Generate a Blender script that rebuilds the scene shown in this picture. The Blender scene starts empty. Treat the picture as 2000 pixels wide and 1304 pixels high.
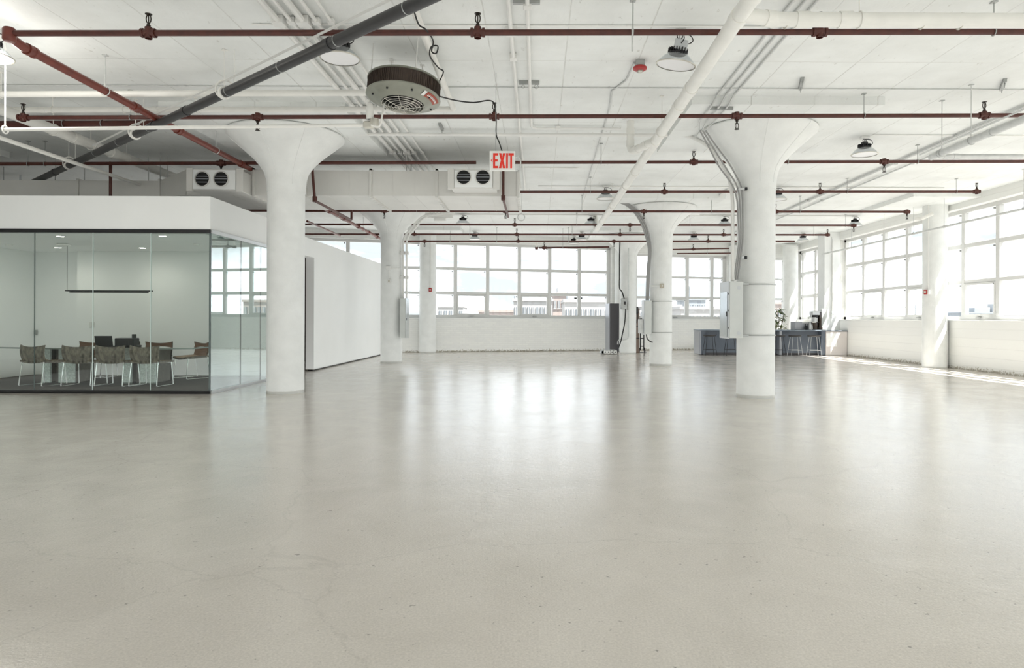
import bpy, math, random
from mathutils import Vector, Matrix
random.seed(7)
PI = math.pi
C = bpy.context.scene.collection
SC = bpy.context.scene

# ------------------------------------------------------------------ camera, world, sun, exposure
F, U0, V0, EYE, ROLL = 1300.0, 1050.0, 622.0, 1.30, 0.0045
cam_d = bpy.data.cameras.new('camera'); cam = bpy.data.objects.new('camera', cam_d); C.objects.link(cam)
cam.location = (0, 0, EYE); cam.rotation_euler = (PI/2, -ROLL, 0)
cam_d.sensor_fit = 'HORIZONTAL'; cam_d.sensor_width = 36; cam_d.lens = 36*F/2000
cam_d.shift_x = (1000-U0)/2000; cam_d.shift_y = -(652-V0)/2000
cam_d.clip_start = 0.05; cam_d.clip_end = 5000
SC.camera = cam
SKY_STRENGTH = 5.4
SUN_STRENGTH = 15.0
EXPOSURE = 0.29
LAMP_EMIT = 0.22
SC.view_settings.view_transform = 'Standard'; SC.view_settings.look = 'None'
SC.view_settings.gamma = 1.0; SC.view_settings.use_curve_mapping = False
SC.view_settings.exposure = EXPOSURE
cy = SC.cycles
cy.max_bounces = 12; cy.diffuse_bounces = 6; cy.glossy_bounces = 5; cy.transparent_max_bounces = 24; cy.transmission_bounces = 6
cy.caustics_reflective = False; cy.caustics_refractive = False; cy.sample_clamp_indirect = 6.0
cy.use_denoising = True

W = bpy.data.worlds.new('sky'); SC.world = W; W.use_nodes = True
nt = W.node_tree; nt.nodes.clear()
def nd(tree, t, **kw):
    n = tree.nodes.new(t)
    for k, v in kw.items(): setattr(n, k, v)
    return n
_o = nd(nt, 'ShaderNodeOutputWorld'); _b = nd(nt, 'ShaderNodeBackground'); _t = nd(nt, 'ShaderNodeTexCoord')
_m = nd(nt, 'ShaderNodeMapping'); _m.inputs['Scale'].default_value = (1.0, 1.0, 3.2)
_n = nd(nt, 'ShaderNodeTexNoise'); _n.inputs['Scale'].default_value = 3.4; _n.inputs['Detail'].default_value = 7; _n.inputs['Roughness'].default_value = .55
_r = nd(nt, 'ShaderNodeValToRGB')
_r.color_ramp.elements[0].position = .44; _r.color_ramp.elements[0].color = (.145, .158, .168, 1)
_r.color_ramp.elements[1].position = .66; _r.color_ramp.elements[1].color = (.60, .625, .65, 1)
nt.links.new(_t.outputs['Generated'], _m.inputs['Vector']); nt.links.new(_m.outputs['Vector'], _n.inputs['Vector'])
nt.links.new(_n.outputs['Fac'], _r.inputs['Fac']); nt.links.new(_r.outputs['Color'], _b.inputs['Color'])
_b.inputs['Strength'].default_value = SKY_STRENGTH; nt.links.new(_b.outputs['Background'], _o.inputs['Surface'])

sun_d = bpy.data.lights.new('sun', 'SUN'); sun_d.energy = SUN_STRENGTH; sun_d.angle = math.radians(.6); sun_d.color = (1, .965, .9)
sun = bpy.data.objects.new('sun', sun_d); C.objects.link(sun)
SUN_DIR = Vector((-.46, .30, -.95)).normalized()
sun.rotation_euler = SUN_DIR.to_track_quat('-Z', 'Y').to_euler()

# broad indirect uplight: added unseen fill above the floor, standing in for bounced light
upl_d = bpy.data.lights.new('fill_uplight', 'AREA'); upl_d.shape = 'RECTANGLE'; upl_d.size = 22.0; upl_d.size_y = 39.0; upl_d.energy = 1060; upl_d.color = (.965, .995, 1.0)
upl = bpy.data.objects.new('fill_uplight', upl_d); C.objects.link(upl); upl.location = (0.2, 8.4, .03); upl.rotation_euler = (PI, 0, 0)

# ------------------------------------------------------------------ helpers
def P(u, v, d):
    """world point at depth d metres that the camera sees at photo pixel (u, v)"""
    a, b = (u-U0)/F, (V0-v)/F
    c, s = math.cos(ROLL), math.sin(ROLL)
    return Vector(((a*c-b*s)*d, d, EYE+(a*s+b*c)*d))

class MB:
    def __init__(s): s.v = []; s.f = []; s.sm = []; s.mi = []
    def add(s, vs, fs, smooth=False, mi=0):
        k = len(s.v); s.v += [tuple(p) for p in vs]
        for f in fs: s.f.append([i+k for i in f]); s.sm.append(smooth); s.mi.append(mi)
        return s
    def box(s, a, b, mi=0, M=None):
        x0, x1 = sorted((a[0], b[0])); y0, y1 = sorted((a[1], b[1])); z0, z1 = sorted((a[2], b[2]))
        vs = [Vector(p) for p in ((x0,y0,z0),(x1,y0,z0),(x1,y1,z0),(x0,y1,z0),(x0,y0,z1),(x1,y0,z1),(x1,y1,z1),(x0,y1,z1))]
        if M: vs = [M @ p for p in vs]
        return s.add(vs, [(0,3,2,1),(4,5,6,7),(0,1,5,4),(1,2,6,5),(2,3,7,6),(3,0,4,7)], False, mi)
    def bbox(s, a, b, r=.01, M=None, mi=0):
        """box with chamfered edges (24 verts)"""
        x0, x1 = sorted((a[0], b[0])); y0, y1 = sorted((a[1], b[1])); z0, z1 = sorted((a[2], b[2]))
        r = min(r, (x1-x0)*.49, (y1-y0)*.49, (z1-z0)*.49)
        idx = {}; vs = []
        for ix, X in enumerate((x0, x1)):
            for iy, Y in enumerate((y0, y1)):
                for iz, Z in enumerate((z0, z1)):
                    sx, sy, sz = (1-2*ix)*r, (1-2*iy)*r, (1-2*iz)*r
                    for ax, p in enumerate(((X, Y+sy, Z+sz), (X+sx, Y, Z+sz), (X+sx, Y+sy, Z))):
                        idx[(ix,iy,iz,ax)] = len(vs); vs.append(Vector(p))
        fs = []
        g = lambda ix,iy,iz,ax: idx[(ix,iy,iz,ax)]
        for i in (0,1):
            q = [g(i,0,0,0), g(i,1,0,0), g(i,1,1,0), g(i,0,1,0)]; fs.append(q if i else q[::-1])
            q = [g(0,i,0,1), g(0,i,1,1), g(1,i,1,1), g(1,i,0,1)]; fs.append(q if i else q[::-1])
            q = [g(0,0,i,2), g(1,0,i,2), g(1,1,i,2), g(0,1,i,2)]; fs.append(q if i else q[::-1])
        for i in (0,1):
            for j in (0,1):
                fs.append([g(i,j,0,0), g(i,j,1,0), g(i,j,1,1), g(i,j,0,1)])
                fs.append([g(i,0,j,0), g(i,1,j,0), g(i,1,j,2), g(i,0,j,2)])
                fs.append([g(0,i,j,1), g(1,i,j,1), g(1,i,j,2), g(0,i,j,2)])
                for k in (0,1): fs.append([g(i,j,k,0), g(i,j,k,1), g(i,j,k,2)])
        if M: vs = [M @ p for p in vs]
        return s.add(vs, fs, False, mi)
    def tube(s, pts, r, n=12, caps=True, mi=0, closed=False):
        pts = [Vector(p) for p in pts]; m = len(pts)
        rr = r if isinstance(r, (list, tuple)) else [r]*m
        vs = []; fs = []; up = None
        for i, p in enumerate(pts):
            if closed: t = pts[(i+1) % m]-pts[i-1]
            elif i == 0: t = pts[1]-p
            elif i == m-1: t = p-pts[-2]
            else: t = (pts[i+1]-p).normalized()+(p-pts[i-1]).normalized()
            t = t.normalized() if t.length > 1e-9 else Vector((0,0,1))
            if up is None:
                up = Vector((0,0,1)) if abs(t.z) < .9 else Vector((1,0,0))
            a = (up-t*up.dot(t))
            if a.length < 1e-6: a = t.orthogonal()
            a.normalize(); up = a; b = t.cross(a)
            k = 1.0
            if not closed and 0 < i < m-1:
                cs = (p-pts[i-1]).normalized().dot(t); k = 1/max(cs, .5)
            for j in range(n):
                th = 2*PI*j/n; vs.append(p+(a*math.cos(th)+b*math.sin(th))*rr[i]*(k if n > 0 else 1) if k == 1 else p+(a*math.cos(th)+b*math.sin(th))*rr[i])
        for i in range(m if closed else m-1):
            i2 = (i+1) % m
            for j in range(n):
                j2 = (j+1) % n; fs.append((i*n+j, i*n+j2, i2*n+j2, i2*n+j))
        s.add(vs, fs, True, mi)
        if caps and not closed:
            k = len(s.v)-m*n
            s.f.append([k+j for j in range(n)][::-1]); s.sm.append(False); s.mi.append(mi)
            s.f.append([k+(m-1)*n+j for j in range(n)]); s.sm.append(False); s.mi.append(mi)
        return s
    def lathe(s, prof, c=(0,0,0), n=32, M=None, smooth=True, mi=0, cap=True):
        """prof list of (r, z); a r=0 end is closed by a fan"""
        vs = []; fs = []; rings = []
        for r, z in prof:
            if r < 1e-6: rings.append([len(vs)]); vs.append(Vector((0,0,z)))
            else:
                rings.append(list(range(len(vs), len(vs)+n)))
                vs += [Vector((r*math.cos(2*PI*j/n), r*math.sin(2*PI*j/n), z)) for j in range(n)]
        for a, b in zip(rings, rings[1:]):
            for j in range(n):
                j2 = (j+1) % n
                if len(a) == 1 and len(b) == 1: continue
                if len(a) == 1: fs.append((a[0], b[j2], b[j]))
                elif len(b) == 1: fs.append((a[j], a[j2], b[0]))
                else: fs.append((a[j], a[j2], b[j2], b[j]))
        M = M if M else Matrix.Translation(Vector(c))
        s.add([M @ p for p in vs], fs, smooth, mi)
        return s
    def grid(s, fn, nu, nv, smooth=True, mi=0, thick=None):
        vs = [fn(i/nu, j/nv) for i in range(nu+1) for j in range(nv+1)]
        q = lambda i, j: i*(nv+1)+j
        fs = [(q(i,j), q(i+1,j), q(i+1,j+1), q(i,j+1)) for i in range(nu) for j in range(nv)]
        if thick is None: return s.add(vs, fs, smooth, mi)
        N = len(vs); vs2 = [Vector(p)+Vector(thick) for p in vs]
        fs2 = [tuple(x+N for x in f[::-1]) for f in fs]
        rim = [q(i,0) for i in range(nu+1)]+[q(nu,j) for j in range(1,nv+1)]+[q(i,nv) for i in range(nu-1,-1,-1)]+[q(0,j) for j in range(nv-1,0,-1)]
        fs3 = [(rim[k], rim[(k+1) % len(rim)], rim[(k+1) % len(rim)]+N, rim[k]+N) for k in range(len(rim))]
        s.add(vs+vs2, fs+fs2+fs3, smooth, mi)
        return s
    def prism(s, poly, z0, z1, M=None, smooth=False, mi=0):
        n = len(poly); vs = [Vector((x,y,z0)) for x, y in poly]+[Vector((x,y,z1)) for x, y in poly]
        if M: vs = [M @ p for p in vs]
        k = len(s.v)
        s.add(vs, [(j, (j+1) % n, n+(j+1) % n, n+j) for j in range(n)], smooth, mi)
        s.f.append([k+j for j in range(n)][::-1]); s.f.append([k+n+j for j in range(n)])
        s.sm += [False, False]; s.mi += [mi, mi]
        return s
    def mesh(s, name, mats):
        me = bpy.data.meshes.new(name); me.from_pydata(s.v, [], s.f); me.update()
        for m in (mats if isinstance(mats, (list, tuple)) else [mats]): me.materials.append(m)
        me.polygons.foreach_set('use_smooth', s.sm); me.polygons.foreach_set('material_index', s.mi)
        if any(s.sm): me.set_sharp_from_angle(angle=math.radians(38))
        return me
    def build(s, name, mats, parent=None, loc=None):
        o = bpy.data.objects.new(name, s.mesh(name, mats)); C.objects.link(o)
        if parent: o.parent = parent
        if loc is not None: o.location = loc
        return o

def tag(o, label=None, cat=None, group=None, kind=None):
    for k, v in (('label', label), ('category', cat), ('group', group), ('kind', kind)):
        if v: o[k] = v
    return o
def thing(name, label, cat, loc=(0,0,0), rz=0, group=None, kind=None):
    o = bpy.data.objects.new(name, None); C.objects.link(o); o.location = loc; o.rotation_euler = (0,0,rz)
    o.empty_display_size = .1
    return tag(o, label, cat, group, kind)
def struct(name, mb, m, parent=None):
    o = mb.build(name, m, parent)
    if not parent: o['kind'] = 'structure'
    return o
def dup(root, label, loc=None, rz=None, group=None):
    r = root.copy(); C.objects.link(r); r['label'] = label
    if loc is not None: r.location = loc
    if rz is not None: r.rotation_euler = (0,0,rz)
    if group: r['group'] = group
    for ch in list(root.children):
        c = ch.copy(); C.objects.link(c); c.parent = r
        for g in list(ch.children):
            d = g.copy(); C.objects.link(d); d.parent = c
    return r
def shared(name, me, parent, loc, scale=None, rot=None):
    o = bpy.data.objects.new(name, me); C.objects.link(o); o.parent = parent; o.location = loc
    if scale: o.scale = scale
    if rot: o.rotation_euler = rot
    return o
def smooth_path(pts, k=6):
    pts = [Vector(p) for p in pts]; out = []
    q = [pts[0]*2-pts[1]]+pts+[pts[-1]*2-pts[-2]]
    for i in range(1, len(q)-2):
        a, b, c, d = q[i-1:i+3]
        for j in range(k):
            t = j/k
            out.append(.5*((2*b)+(c-a)*t+(2*a-5*b+4*c-d)*t*t+(3*b-a-3*c+d)*t**3))
    out.append(pts[-1]); return out
def bend(pts, r, k=5):
    """polyline with its corners rounded to radius about r"""
    pts = [Vector(p) for p in pts]; out = [pts[0]]
    for a, b, c in zip(pts, pts[1:], pts[2:]):
        l = min(r, (b-a).length*.48, (c-b).length*.48)
        s = b+(a-b).normalized()*l; e = b+(c-b).normalized()*l
        for j in range(k+1):
            t = j/k; out.append(s*(1-t)**2+b*2*t*(1-t)+e*t*t)
    out.append(pts[-1]); return out
def ring(c, R, r, axis='y', n=18, m=6):
    pts = []
    for j in range(n):
        th = 2*PI*j/n; a, b = R*math.cos(th), R*math.sin(th)
        pts.append(Vector(c)+Vector({'x': (0,a,b), 'y': (a,0,b), 'z': (a,b,0)}[axis]))
    return pts

# ------------------------------------------------------------------ materials
def mat(name, col, rough=.5, metal=0.0, spec=.5, bump=0.0, bscale=40, var=0.0, vscale=6, emit=None, estr=0, coat=0.0, stretch=None):
    m = bpy.data.materials.new(name); m.use_nodes = True; t = m.node_tree
    b = t.nodes['Principled BSDF']
    b.inputs['Base Color'].default_value = (*col, 1); b.inputs['Roughness'].default_value = rough
    b.inputs['Metallic'].default_value = metal; b.inputs['Specular IOR Level'].default_value = spec
    b.inputs['Coat Weight'].default_value = coat
    if emit: b.inputs['Emission Color'].default_value = (*emit, 1); b.inputs['Emission Strength'].default_value = estr
    if var or bump:
        tc = nd(t, 'ShaderNodeTexCoord'); mp = nd(t, 'ShaderNodeMapping'); t.links.new(tc.outputs['Object'], mp.inputs['Vector'])
        if stretch: mp.inputs['Scale'].default_value = stretch
    if var:
        n = nd(t, 'ShaderNodeTexNoise'); n.inputs['Scale'].default_value = vscale; n.inputs['Detail'].default_value = 6
        t.links.new(mp.outputs['Vector'], n.inputs['Vector'])
        r = nd(t, 'ShaderNodeValToRGB'); r.color_ramp.elements[0].position = .3; r.color_ramp.elements[1].position = .7
        r.color_ramp.elements[0].color = (*[c*(1-var) for c in col], 1); r.color_ramp.elements[1].color = (*[min(1, c*(1+var*.5)) for c in col], 1)
        t.links.new(n.outputs['Fac'], r.inputs['Fac']); t.links.new(r.outputs['Color'], b.inputs['Base Color'])
    if bump:
        n2 = nd(t, 'ShaderNodeTexNoise'); n2.inputs['Scale'].default_value = bscale; n2.inputs['Detail'].default_value = 4
        t.links.new(mp.outputs['Vector'], n2.inputs['Vector'])
        bp = nd(t, 'ShaderNodeBump'); bp.inputs['Strength'].default_value = bump; bp.inputs['Distance'].default_value = .01
        t.links.new(n2.outputs['Fac'], bp.inputs['Height']); t.links.new(bp.outputs['Normal'], b.inputs['Normal'])
    return m
def glass_mat(name, tint, refl0, refl1, rough=0.0):
    """thin pane: clear transmission mixed with mirror reflection that grows towards grazing"""
    m = bpy.data.materials.new(name); m.use_nodes = True; t = m.node_tree; t.nodes.clear()
    o = nd(t, 'ShaderNodeOutputMaterial'); mx = nd(t, 'ShaderNodeMixShader'); tr = nd(t, 'ShaderNodeBsdfTransparent'); gl = nd(t, 'ShaderNodeBsdfGlossy')
    lw = nd(t, 'ShaderNodeLayerWeight'); lw.inputs['Blend'].default_value = .5
    mr = nd(t, 'ShaderNodeMapRange'); mr.inputs['To Min'].default_value = refl0; mr.inputs['To Max'].default_value = refl1
    pw = nd(t, 'ShaderNodeMath', operation='POWER'); pw.inputs[1].default_value = 4.2
    tr.inputs['Color'].default_value = (*tint, 1); gl.inputs['Roughness'].default_value = rough; gl.inputs['Color'].default_value = (.95, .97, .97, 1)
    t.links.new(lw.outputs['Facing'], pw.inputs[0]); t.links.new(pw.outputs[0], mr.inputs['Value']); t.links.new(mr.outputs['Result'], mx.inputs['Fac'])
    t.links.new(tr.outputs[0], mx.inputs[1]); t.links.new(gl.outputs[0], mx.inputs[2]); t.links.new(mx.outputs[0], o.inputs['Surface'])
    return m

M = {}
M['white'] = mat('white_paint', (.80, .81, .80), .55, bump=.25, bscale=60, var=.05, vscale=3)
M['drywall'] = mat('white_drywall', (.88, .89, .88), .6, var=.02, vscale=1.5)
M['column'] = mat('painted_concrete', (.79, .80, .785), .5, bump=.35, bscale=35, var=.06, vscale=4)
M['frame'] = mat('window_frame_white', (.66, .66, .645), .4)
M['pipe_white'] = mat('pipe_white', (.80, .79, .75), .38, var=.05, vscale=5)
M['conduit'] = mat('conduit_white', (.78, .775, .75), .45)
M['galv'] = mat('galvanised', (.42, .43, .42), .38, .65, var=.15, vscale=12)
M['galv_light'] = mat('galvanised_light', (.62, .63, .62), .4, .3, var=.1, vscale=12)
M['red'] = mat('red_oxide_pipe', (.078, .017, .010), .42, var=.25, vscale=14)
M['redlight'] = mat('red_oxide_header', (.16, .032, .02), .35, var=.2, vscale=10)
M['cablegrey'] = mat('cable_grey', (.30, .30, .295), .5)
M['darkpipe'] = mat('dark_grey_pipe', (.030, .029, .030), .42, var=.15, vscale=9)
M['black'] = mat('black_paint', (.012, .012, .013), .4)
M['blackmetal'] = mat('black_metal', (.02, .02, .022), .35, .3)
M['bronze'] = mat('sprinkler_bronze', (.03, .022, .016), .4, .5)
M['chrome'] = mat('chrome', (.80, .80, .80), .12, 1.0)
M['steel'] = mat('brushed_steel', (.55, .56, .56), .3, .9)
M['glasspane'] = glass_mat('window_glass', (.97, .985, .99), .03, .5)
M['glassroom'] = glass_mat('meeting_room_glass', (.885, .91, .89), .03, 1.0)
M['glassside'] = glass_mat('meeting_room_side_glass', (.80, .87, .85), .06, 2.1)
M['lens'] = mat('lamp_lens', (.42, .42, .42), .3, emit=(1, .97, .92), estr=LAMP_EMIT)
M['lenslit'] = mat('lamp_lens_lit', (.8, .8, .8), .3, emit=(1, .97, .9), estr=6)
M['downlight'] = mat('downlight_lens', (.8, .8, .8), .3, emit=(1, .95, .86), estr=22)
M['reflector'] = glass_mat('lamp_shade_acrylic', (.88, .89, .9), .12, .9, .08)
M['gum'] = mat('grey_hammer_paint', (.26, .265, .22), .33, .2, var=.1, vscale=9)
M['fins'] = mat('heater_fins', (.085, .062, .050), .5, .4, var=.3, vscale=60, stretch=(1,1,.05))
M['brass'] = mat('pale_metal', (.6, .58, .52), .35, .8)
M['exitwhite'] = mat('sign_white', (.82, .82, .79), .4)
M['exitred'] = mat('sign_red', (.80, .03, .012), .4)
M['fanmetal'] = mat('fan_metal', (.10, .09, .08), .4, .6)
M['warnred'] = mat('label_red', (.32, .06, .035), .5)
M['alarmred'] = mat('alarm_red', (.36, .025, .025), .35)
M['duct'] = mat('duct_white', (.70, .69, .66), .45, .1, var=.05, vscale=2)
M['dark'] = mat('dark_opening', (.006, .006, .006), .8)  # near-black discs put the shade inside nozzles and fan into their colour
M['carpet'] = mat('carpet', (.085, .075, .068), .95, bump=.6, bscale=220, var=.15, vscale=8)
M['velvet'] = mat('velvet', (.24, .21, .17), .75, bump=.3, bscale=60, var=.7, vscale=22, stretch=(1, 1, .45))
M['walnut'] = mat('walnut', (.19, .10, .055), .45, var=.35, vscale=9, stretch=(.5, 1, 6))
M['seatpad'] = mat('tan_seat', (.36, .27, .19), .8, var=.1)
M['tabletop'] = mat('dark_glass_top', (.06, .07, .068), .06, coat=1)
M['tableedge'] = mat('top_edge', (.35, .40, .38), .15)
M['pedestal'] = mat('mottled_steel', (.72, .80, .76), .3, .15, bump=.2, bscale=30, var=.3, vscale=30)  # brightness of the slabs' reflections is put into this pale base colour
M['pedestaldark'] = mat('mottled_steel_dark', (.14, .13, .11), .4, .4, var=.2, vscale=20)
M['bar'] = mat('bar_slate', (.105, .125, .155), .35, var=.05)
M['barlight'] = mat('bar_top', (.19, .225, .265), .25)
M['barwhite'] = mat('bar_end_white', (.66, .62, .60), .4)
M['stool'] = mat('stool_shell', (.026, .022, .02), .35)
M['lightgrey'] = mat('light_grey_enamel', (.55, .57, .58), .35, .1)
M['panelgrey'] = mat('panel_grey', (.60, .62, .60), .35, .1, var=.04)
M['paneldoor'] = mat('panel_door', (.50, .535, .55), .16, .75, var=.06)
M['greycab'] = mat('cabinet_grey', (.36, .37, .40), .35, .4)
M['darkcab'] = mat('cabinet_dark', (.07, .066, .072), .4)
M['brown'] = mat('brown_board', (.16, .11, .085), .5)
M['leaf'] = mat('leaf', (.07, .12, .03), .4, var=.4, vscale=20)
M['leaf2'] = mat('leaf_pale', (.22, .25, .10), .4, var=.3, vscale=20)
M['stem'] = mat('stem', (.12, .09, .05), .7)
M['pot'] = mat('pot_grey', (.3, .3, .3), .6)
M['coffee'] = mat('glass_dark', (.03, .018, .012), .08)
M['rubber'] = mat('rubber', (.01, .01, .01), .6)
M['plate'] = mat('white_plastic', (.74, .74, .72), .35)
M['plategrey'] = mat('tan_plastic', (.45, .41, .33), .45)
M['mullblack'] = mat('head_rail_black', (.008, .008, .009), .4)
M['edge'] = mat('glass_edge', (.72, .82, .80), .2)
M['edgedark'] = mat('glass_edge_dark', (.10, .13, .125), .2)
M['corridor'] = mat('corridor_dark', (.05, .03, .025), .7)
M['ground'] = mat('outside_ground', (.30, .295, .285), .9, var=.2, vscale=.02)
M['cityA'] = mat('city_pale', (.36, .355, .35), .8, var=.04, vscale=.05)
M['cityB'] = mat('city_brick', (.33, .28, .26), .8, var=.08, vscale=.05)
M['cityC'] = mat('city_grey', (.26, .285, .31), .7)
M['citywin'] = mat('city_window', (.15, .17, .19), .3)
M['tank'] = mat('water_tank', (.34, .36, .38), .7)

def brick_mat(vertical_axis_map):
    m = bpy.data.materials.new('painted_brick'); m.use_nodes = True; t = m.node_tree; b = t.nodes['Principled BSDF']
    tc = nd(t, 'ShaderNodeTexCoord'); mp = nd(t, 'ShaderNodeMapping'); mp.inputs['Rotation'].default_value = vertical_axis_map
    br = nd(t, 'ShaderNodeTexBrick'); br.inputs['Scale'].default_value = 1.0; br.inputs['Brick Width'].default_value = .24; br.inputs['Row Height'].default_value = .078
    br.inputs['Mortar Size'].default_value = .006; br.inputs['Mortar Smooth'].default_value = .6
    br.inputs['Color1'].default_value = (.83, .83, .80, 1); br.inputs['Color2'].default_value = (.79, .79, .77, 1); br.inputs['Mortar'].default_value = (.74, .74, .715, 1)
    n = nd(t, 'ShaderNodeTexNoise'); n.inputs['Scale'].default_value = 17; n.inputs['Detail'].default_value = 8
    t.links.new(tc.outputs['Object'], mp.inputs['Vector']); t.links.new(mp.outputs['Vector'], br.inputs['Vector']); t.links.new(tc.outputs['Object'], n.inputs['Vector'])
    # wear and dirt along the lowest courses
    sp = nd(t, 'ShaderNodeSeparateXYZ'); t.links.new(tc.outputs['Object'], sp.inputs[0])
    mr = nd(t, 'ShaderNodeMapRange'); mr.inputs['From Min'].default_value = .02; mr.inputs['From Max'].default_value = .20; mr.inputs['To Min'].default_value = .5; mr.inputs['To Max'].default_value = 0
    t.links.new(sp.outputs['Z'], mr.inputs['Value'])
    ad = nd(t, 'ShaderNodeMath', operation='ADD'); t.links.new(mr.outputs['Result'], ad.inputs[0]); t.links.new(n.outputs['Fac'], ad.inputs[1])
    rp = nd(t, 'ShaderNodeValToRGB'); rp.color_ramp.elements[0].position = .86; rp.color_ramp.elements[1].position = 1.12 if False else 1.0
    rp.color_ramp.elements[0].color = (0,0,0,1); rp.color_ramp.elements[1].color = (1,1,1,1); t.links.new(ad.outputs[0], rp.inputs['Fac'])
    mx = nd(t, 'ShaderNodeMix', data_type='RGBA'); t.links.new(rp.outputs['Color'], mx.inputs['Factor'])
    t.links.new(br.outputs['Color'], mx.inputs['A']); mx.inputs['B'].default_value = (.42, .39, .33, 1)
    t.links.new(mx.outputs['Result'], b.inputs['Base Color'])
    bp = nd(t, 'ShaderNodeBump'); bp.inputs['Strength'].default_value = .5; bp.inputs['Distance'].default_value = .006
    a2 = nd(t, 'ShaderNodeMath', operation='MULTIPLY_ADD'); a2.inputs[1].default_value = -1.0
    t.links.new(br.outputs['Fac'], a2.inputs[0]); t.links.new(n.outputs['Fac'], a2.inputs[2])
    t.links.new(a2.outputs[0], bp.inputs['Height']); t.links.new(bp.outputs['Normal'], b.inputs['Normal'])
    b.inputs['Roughness'].default_value = .55
    return m
M['brick_y'] = brick_mat((PI/2, 0, PI/2)); M['brick_x'] = brick_mat((PI/2, 0, 0))
# Mapping turns object space so that the wall's length is texture X and its height texture Y

def floor_mat():
    m = bpy.data.materials.new('polished_concrete'); m.use_nodes = True; t = m.node_tree; b = t.nodes['Principled BSDF']
    tc = nd(t, 'ShaderNodeTexCoord')
    def noise(s, d, r=.55, dist=0):
        n = nd(t, 'ShaderNodeTexNoise'); n.inputs['Scale'].default_value = s; n.inputs['Detail'].default_value = d; n.inputs['Roughness'].default_value = r; n.inputs['Distortion'].default_value = dist
        t.links.new(tc.outputs['Object'], n.inputs['Vector']); return n
    big = noise(.45, 6, .6, .6); mid = noise(1.7, 10, .62, .8); fine = noise(24, 6, .6); grit = noise(95, 3, .6)
    r = nd(t, 'ShaderNodeValToRGB'); e = r.color_ramp.elements; e[0].position = .30; e[0].color = (.62, .575, .52, 1); e[1].position = .72; e[1].color = (.77, .722, .665, 1)
    a = nd(t, 'ShaderNodeMath', operation='MULTIPLY_ADD'); a.inputs[1].default_value = .5
    h = nd(t, 'ShaderNodeMath', operation='MULTIPLY'); h.inputs[1].default_value = .5
    t.links.new(mid.outputs['Fac'], h.inputs[0]); t.links.new(big.outputs['Fac'], a.inputs[0]); t.links.new(h.outputs[0], a.inputs[2]); t.links.new(a.outputs[0], r.inputs['Fac'])
    # hairline cracks and dark pits
    vo = nd(t, 'ShaderNodeTexVoronoi', feature='DISTANCE_TO_EDGE'); vo.inputs['Scale'].default_value = .42
    dv = nd(t, 'ShaderNodeVectorMath', operation='MULTIPLY_ADD'); dv.inputs[1].default_value = (.5, .5, 0)
    t.links.new(mid.outputs['Color'], dv.inputs[0]); t.links.new(tc.outputs['Object'], dv.inputs[2]); t.links.new(dv.outputs[0], vo.inputs['Vector'])
    cr = nd(t, 'ShaderNodeMapRange'); cr.inputs['From Min'].default_value = 0; cr.inputs['From Max'].default_value = .0045; cr.inputs['To Min'].default_value = .90; cr.inputs['To Max'].default_value = 1
    t.links.new(vo.outputs['Distance'], cr.inputs['Value'])
    pit = nd(t, 'ShaderNodeMapRange'); pit.inputs['From Min'].default_value = .29; pit.inputs['From Max'].default_value = .35; pit.inputs['To Min'].default_value = .5; pit.inputs['To Max'].default_value = 1
    t.links.new(fine.outputs['Fac'], pit.inputs['Value'])
    grain = nd(t, 'ShaderNodeMapRange'); grain.inputs['From Min'].default_value = .3; grain.inputs['From Max'].default_value = .7; grain.inputs['To Min'].default_value = .88; grain.inputs['To Max'].default_value = 1.08
    t.links.new(grit.outputs['Fac'], grain.inputs['Value'])
    m0 = nd(t, 'ShaderNodeMath', operation='MULTIPLY'); t.links.new(grain.outputs['Result'], m0.inputs[0]); t.links.new(pit.outputs['Result'], m0.inputs[1])
    mm = nd(t, 'ShaderNodeMath', operation='MULTIPLY'); t.links.new(cr.outputs['Result'], mm.inputs[0]); t.links.new(m0.outputs[0], mm.inputs[1])
    mx = nd(t, 'ShaderNodeMix', data_type='RGBA', blend_type='MULTIPLY'); mx.inputs['Factor'].default_value = 1
    t.links.new(r.outputs['Color'], mx.inputs['A']); t.links.new(mm.outputs[0], mx.inputs['B']); t.links.new(mx.outputs['Result'], b.inputs['Base Color'])
    rr = nd(t, 'ShaderNodeMapRange'); rr.inputs['From Min'].default_value = .3; rr.inputs['From Max'].default_value = .7; rr.inputs['To Min'].default_value = .10; rr.inputs['To Max'].default_value = .19
    t.links.new(mid.outputs['Fac'], rr.inputs['Value']); t.links.new(rr.outputs['Result'], b.inputs['Roughness'])
    ht = nd(t, 'ShaderNodeMath', operation='MULTIPLY_ADD'); ht.inputs[1].default_value = .5
    t.links.new(grit.outputs['Fac'], ht.inputs[0]); t.links.new(fine.outputs['Fac'], ht.inputs[2])
    h2 = nd(t, 'ShaderNodeMath', operation='MULTIPLY_ADD'); h2.inputs[1].default_value = 2.0
    t.links.new(mid.outputs['Fac'], h2.inputs[0]); t.links.new(ht.outputs[0], h2.inputs[2])
    bp = nd(t, 'ShaderNodeBump'); bp.inputs['Strength'].default_value = .32; bp.inputs['Distance'].default_value = .0045
    t.links.new(h2.outputs[0], bp.inputs['Height']); t.links.new(bp.outputs['Normal'], b.inputs['Normal'])
    b.inputs['Specular IOR Level'].default_value = .85
    return m
M['floor'] = floor_mat()

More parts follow.
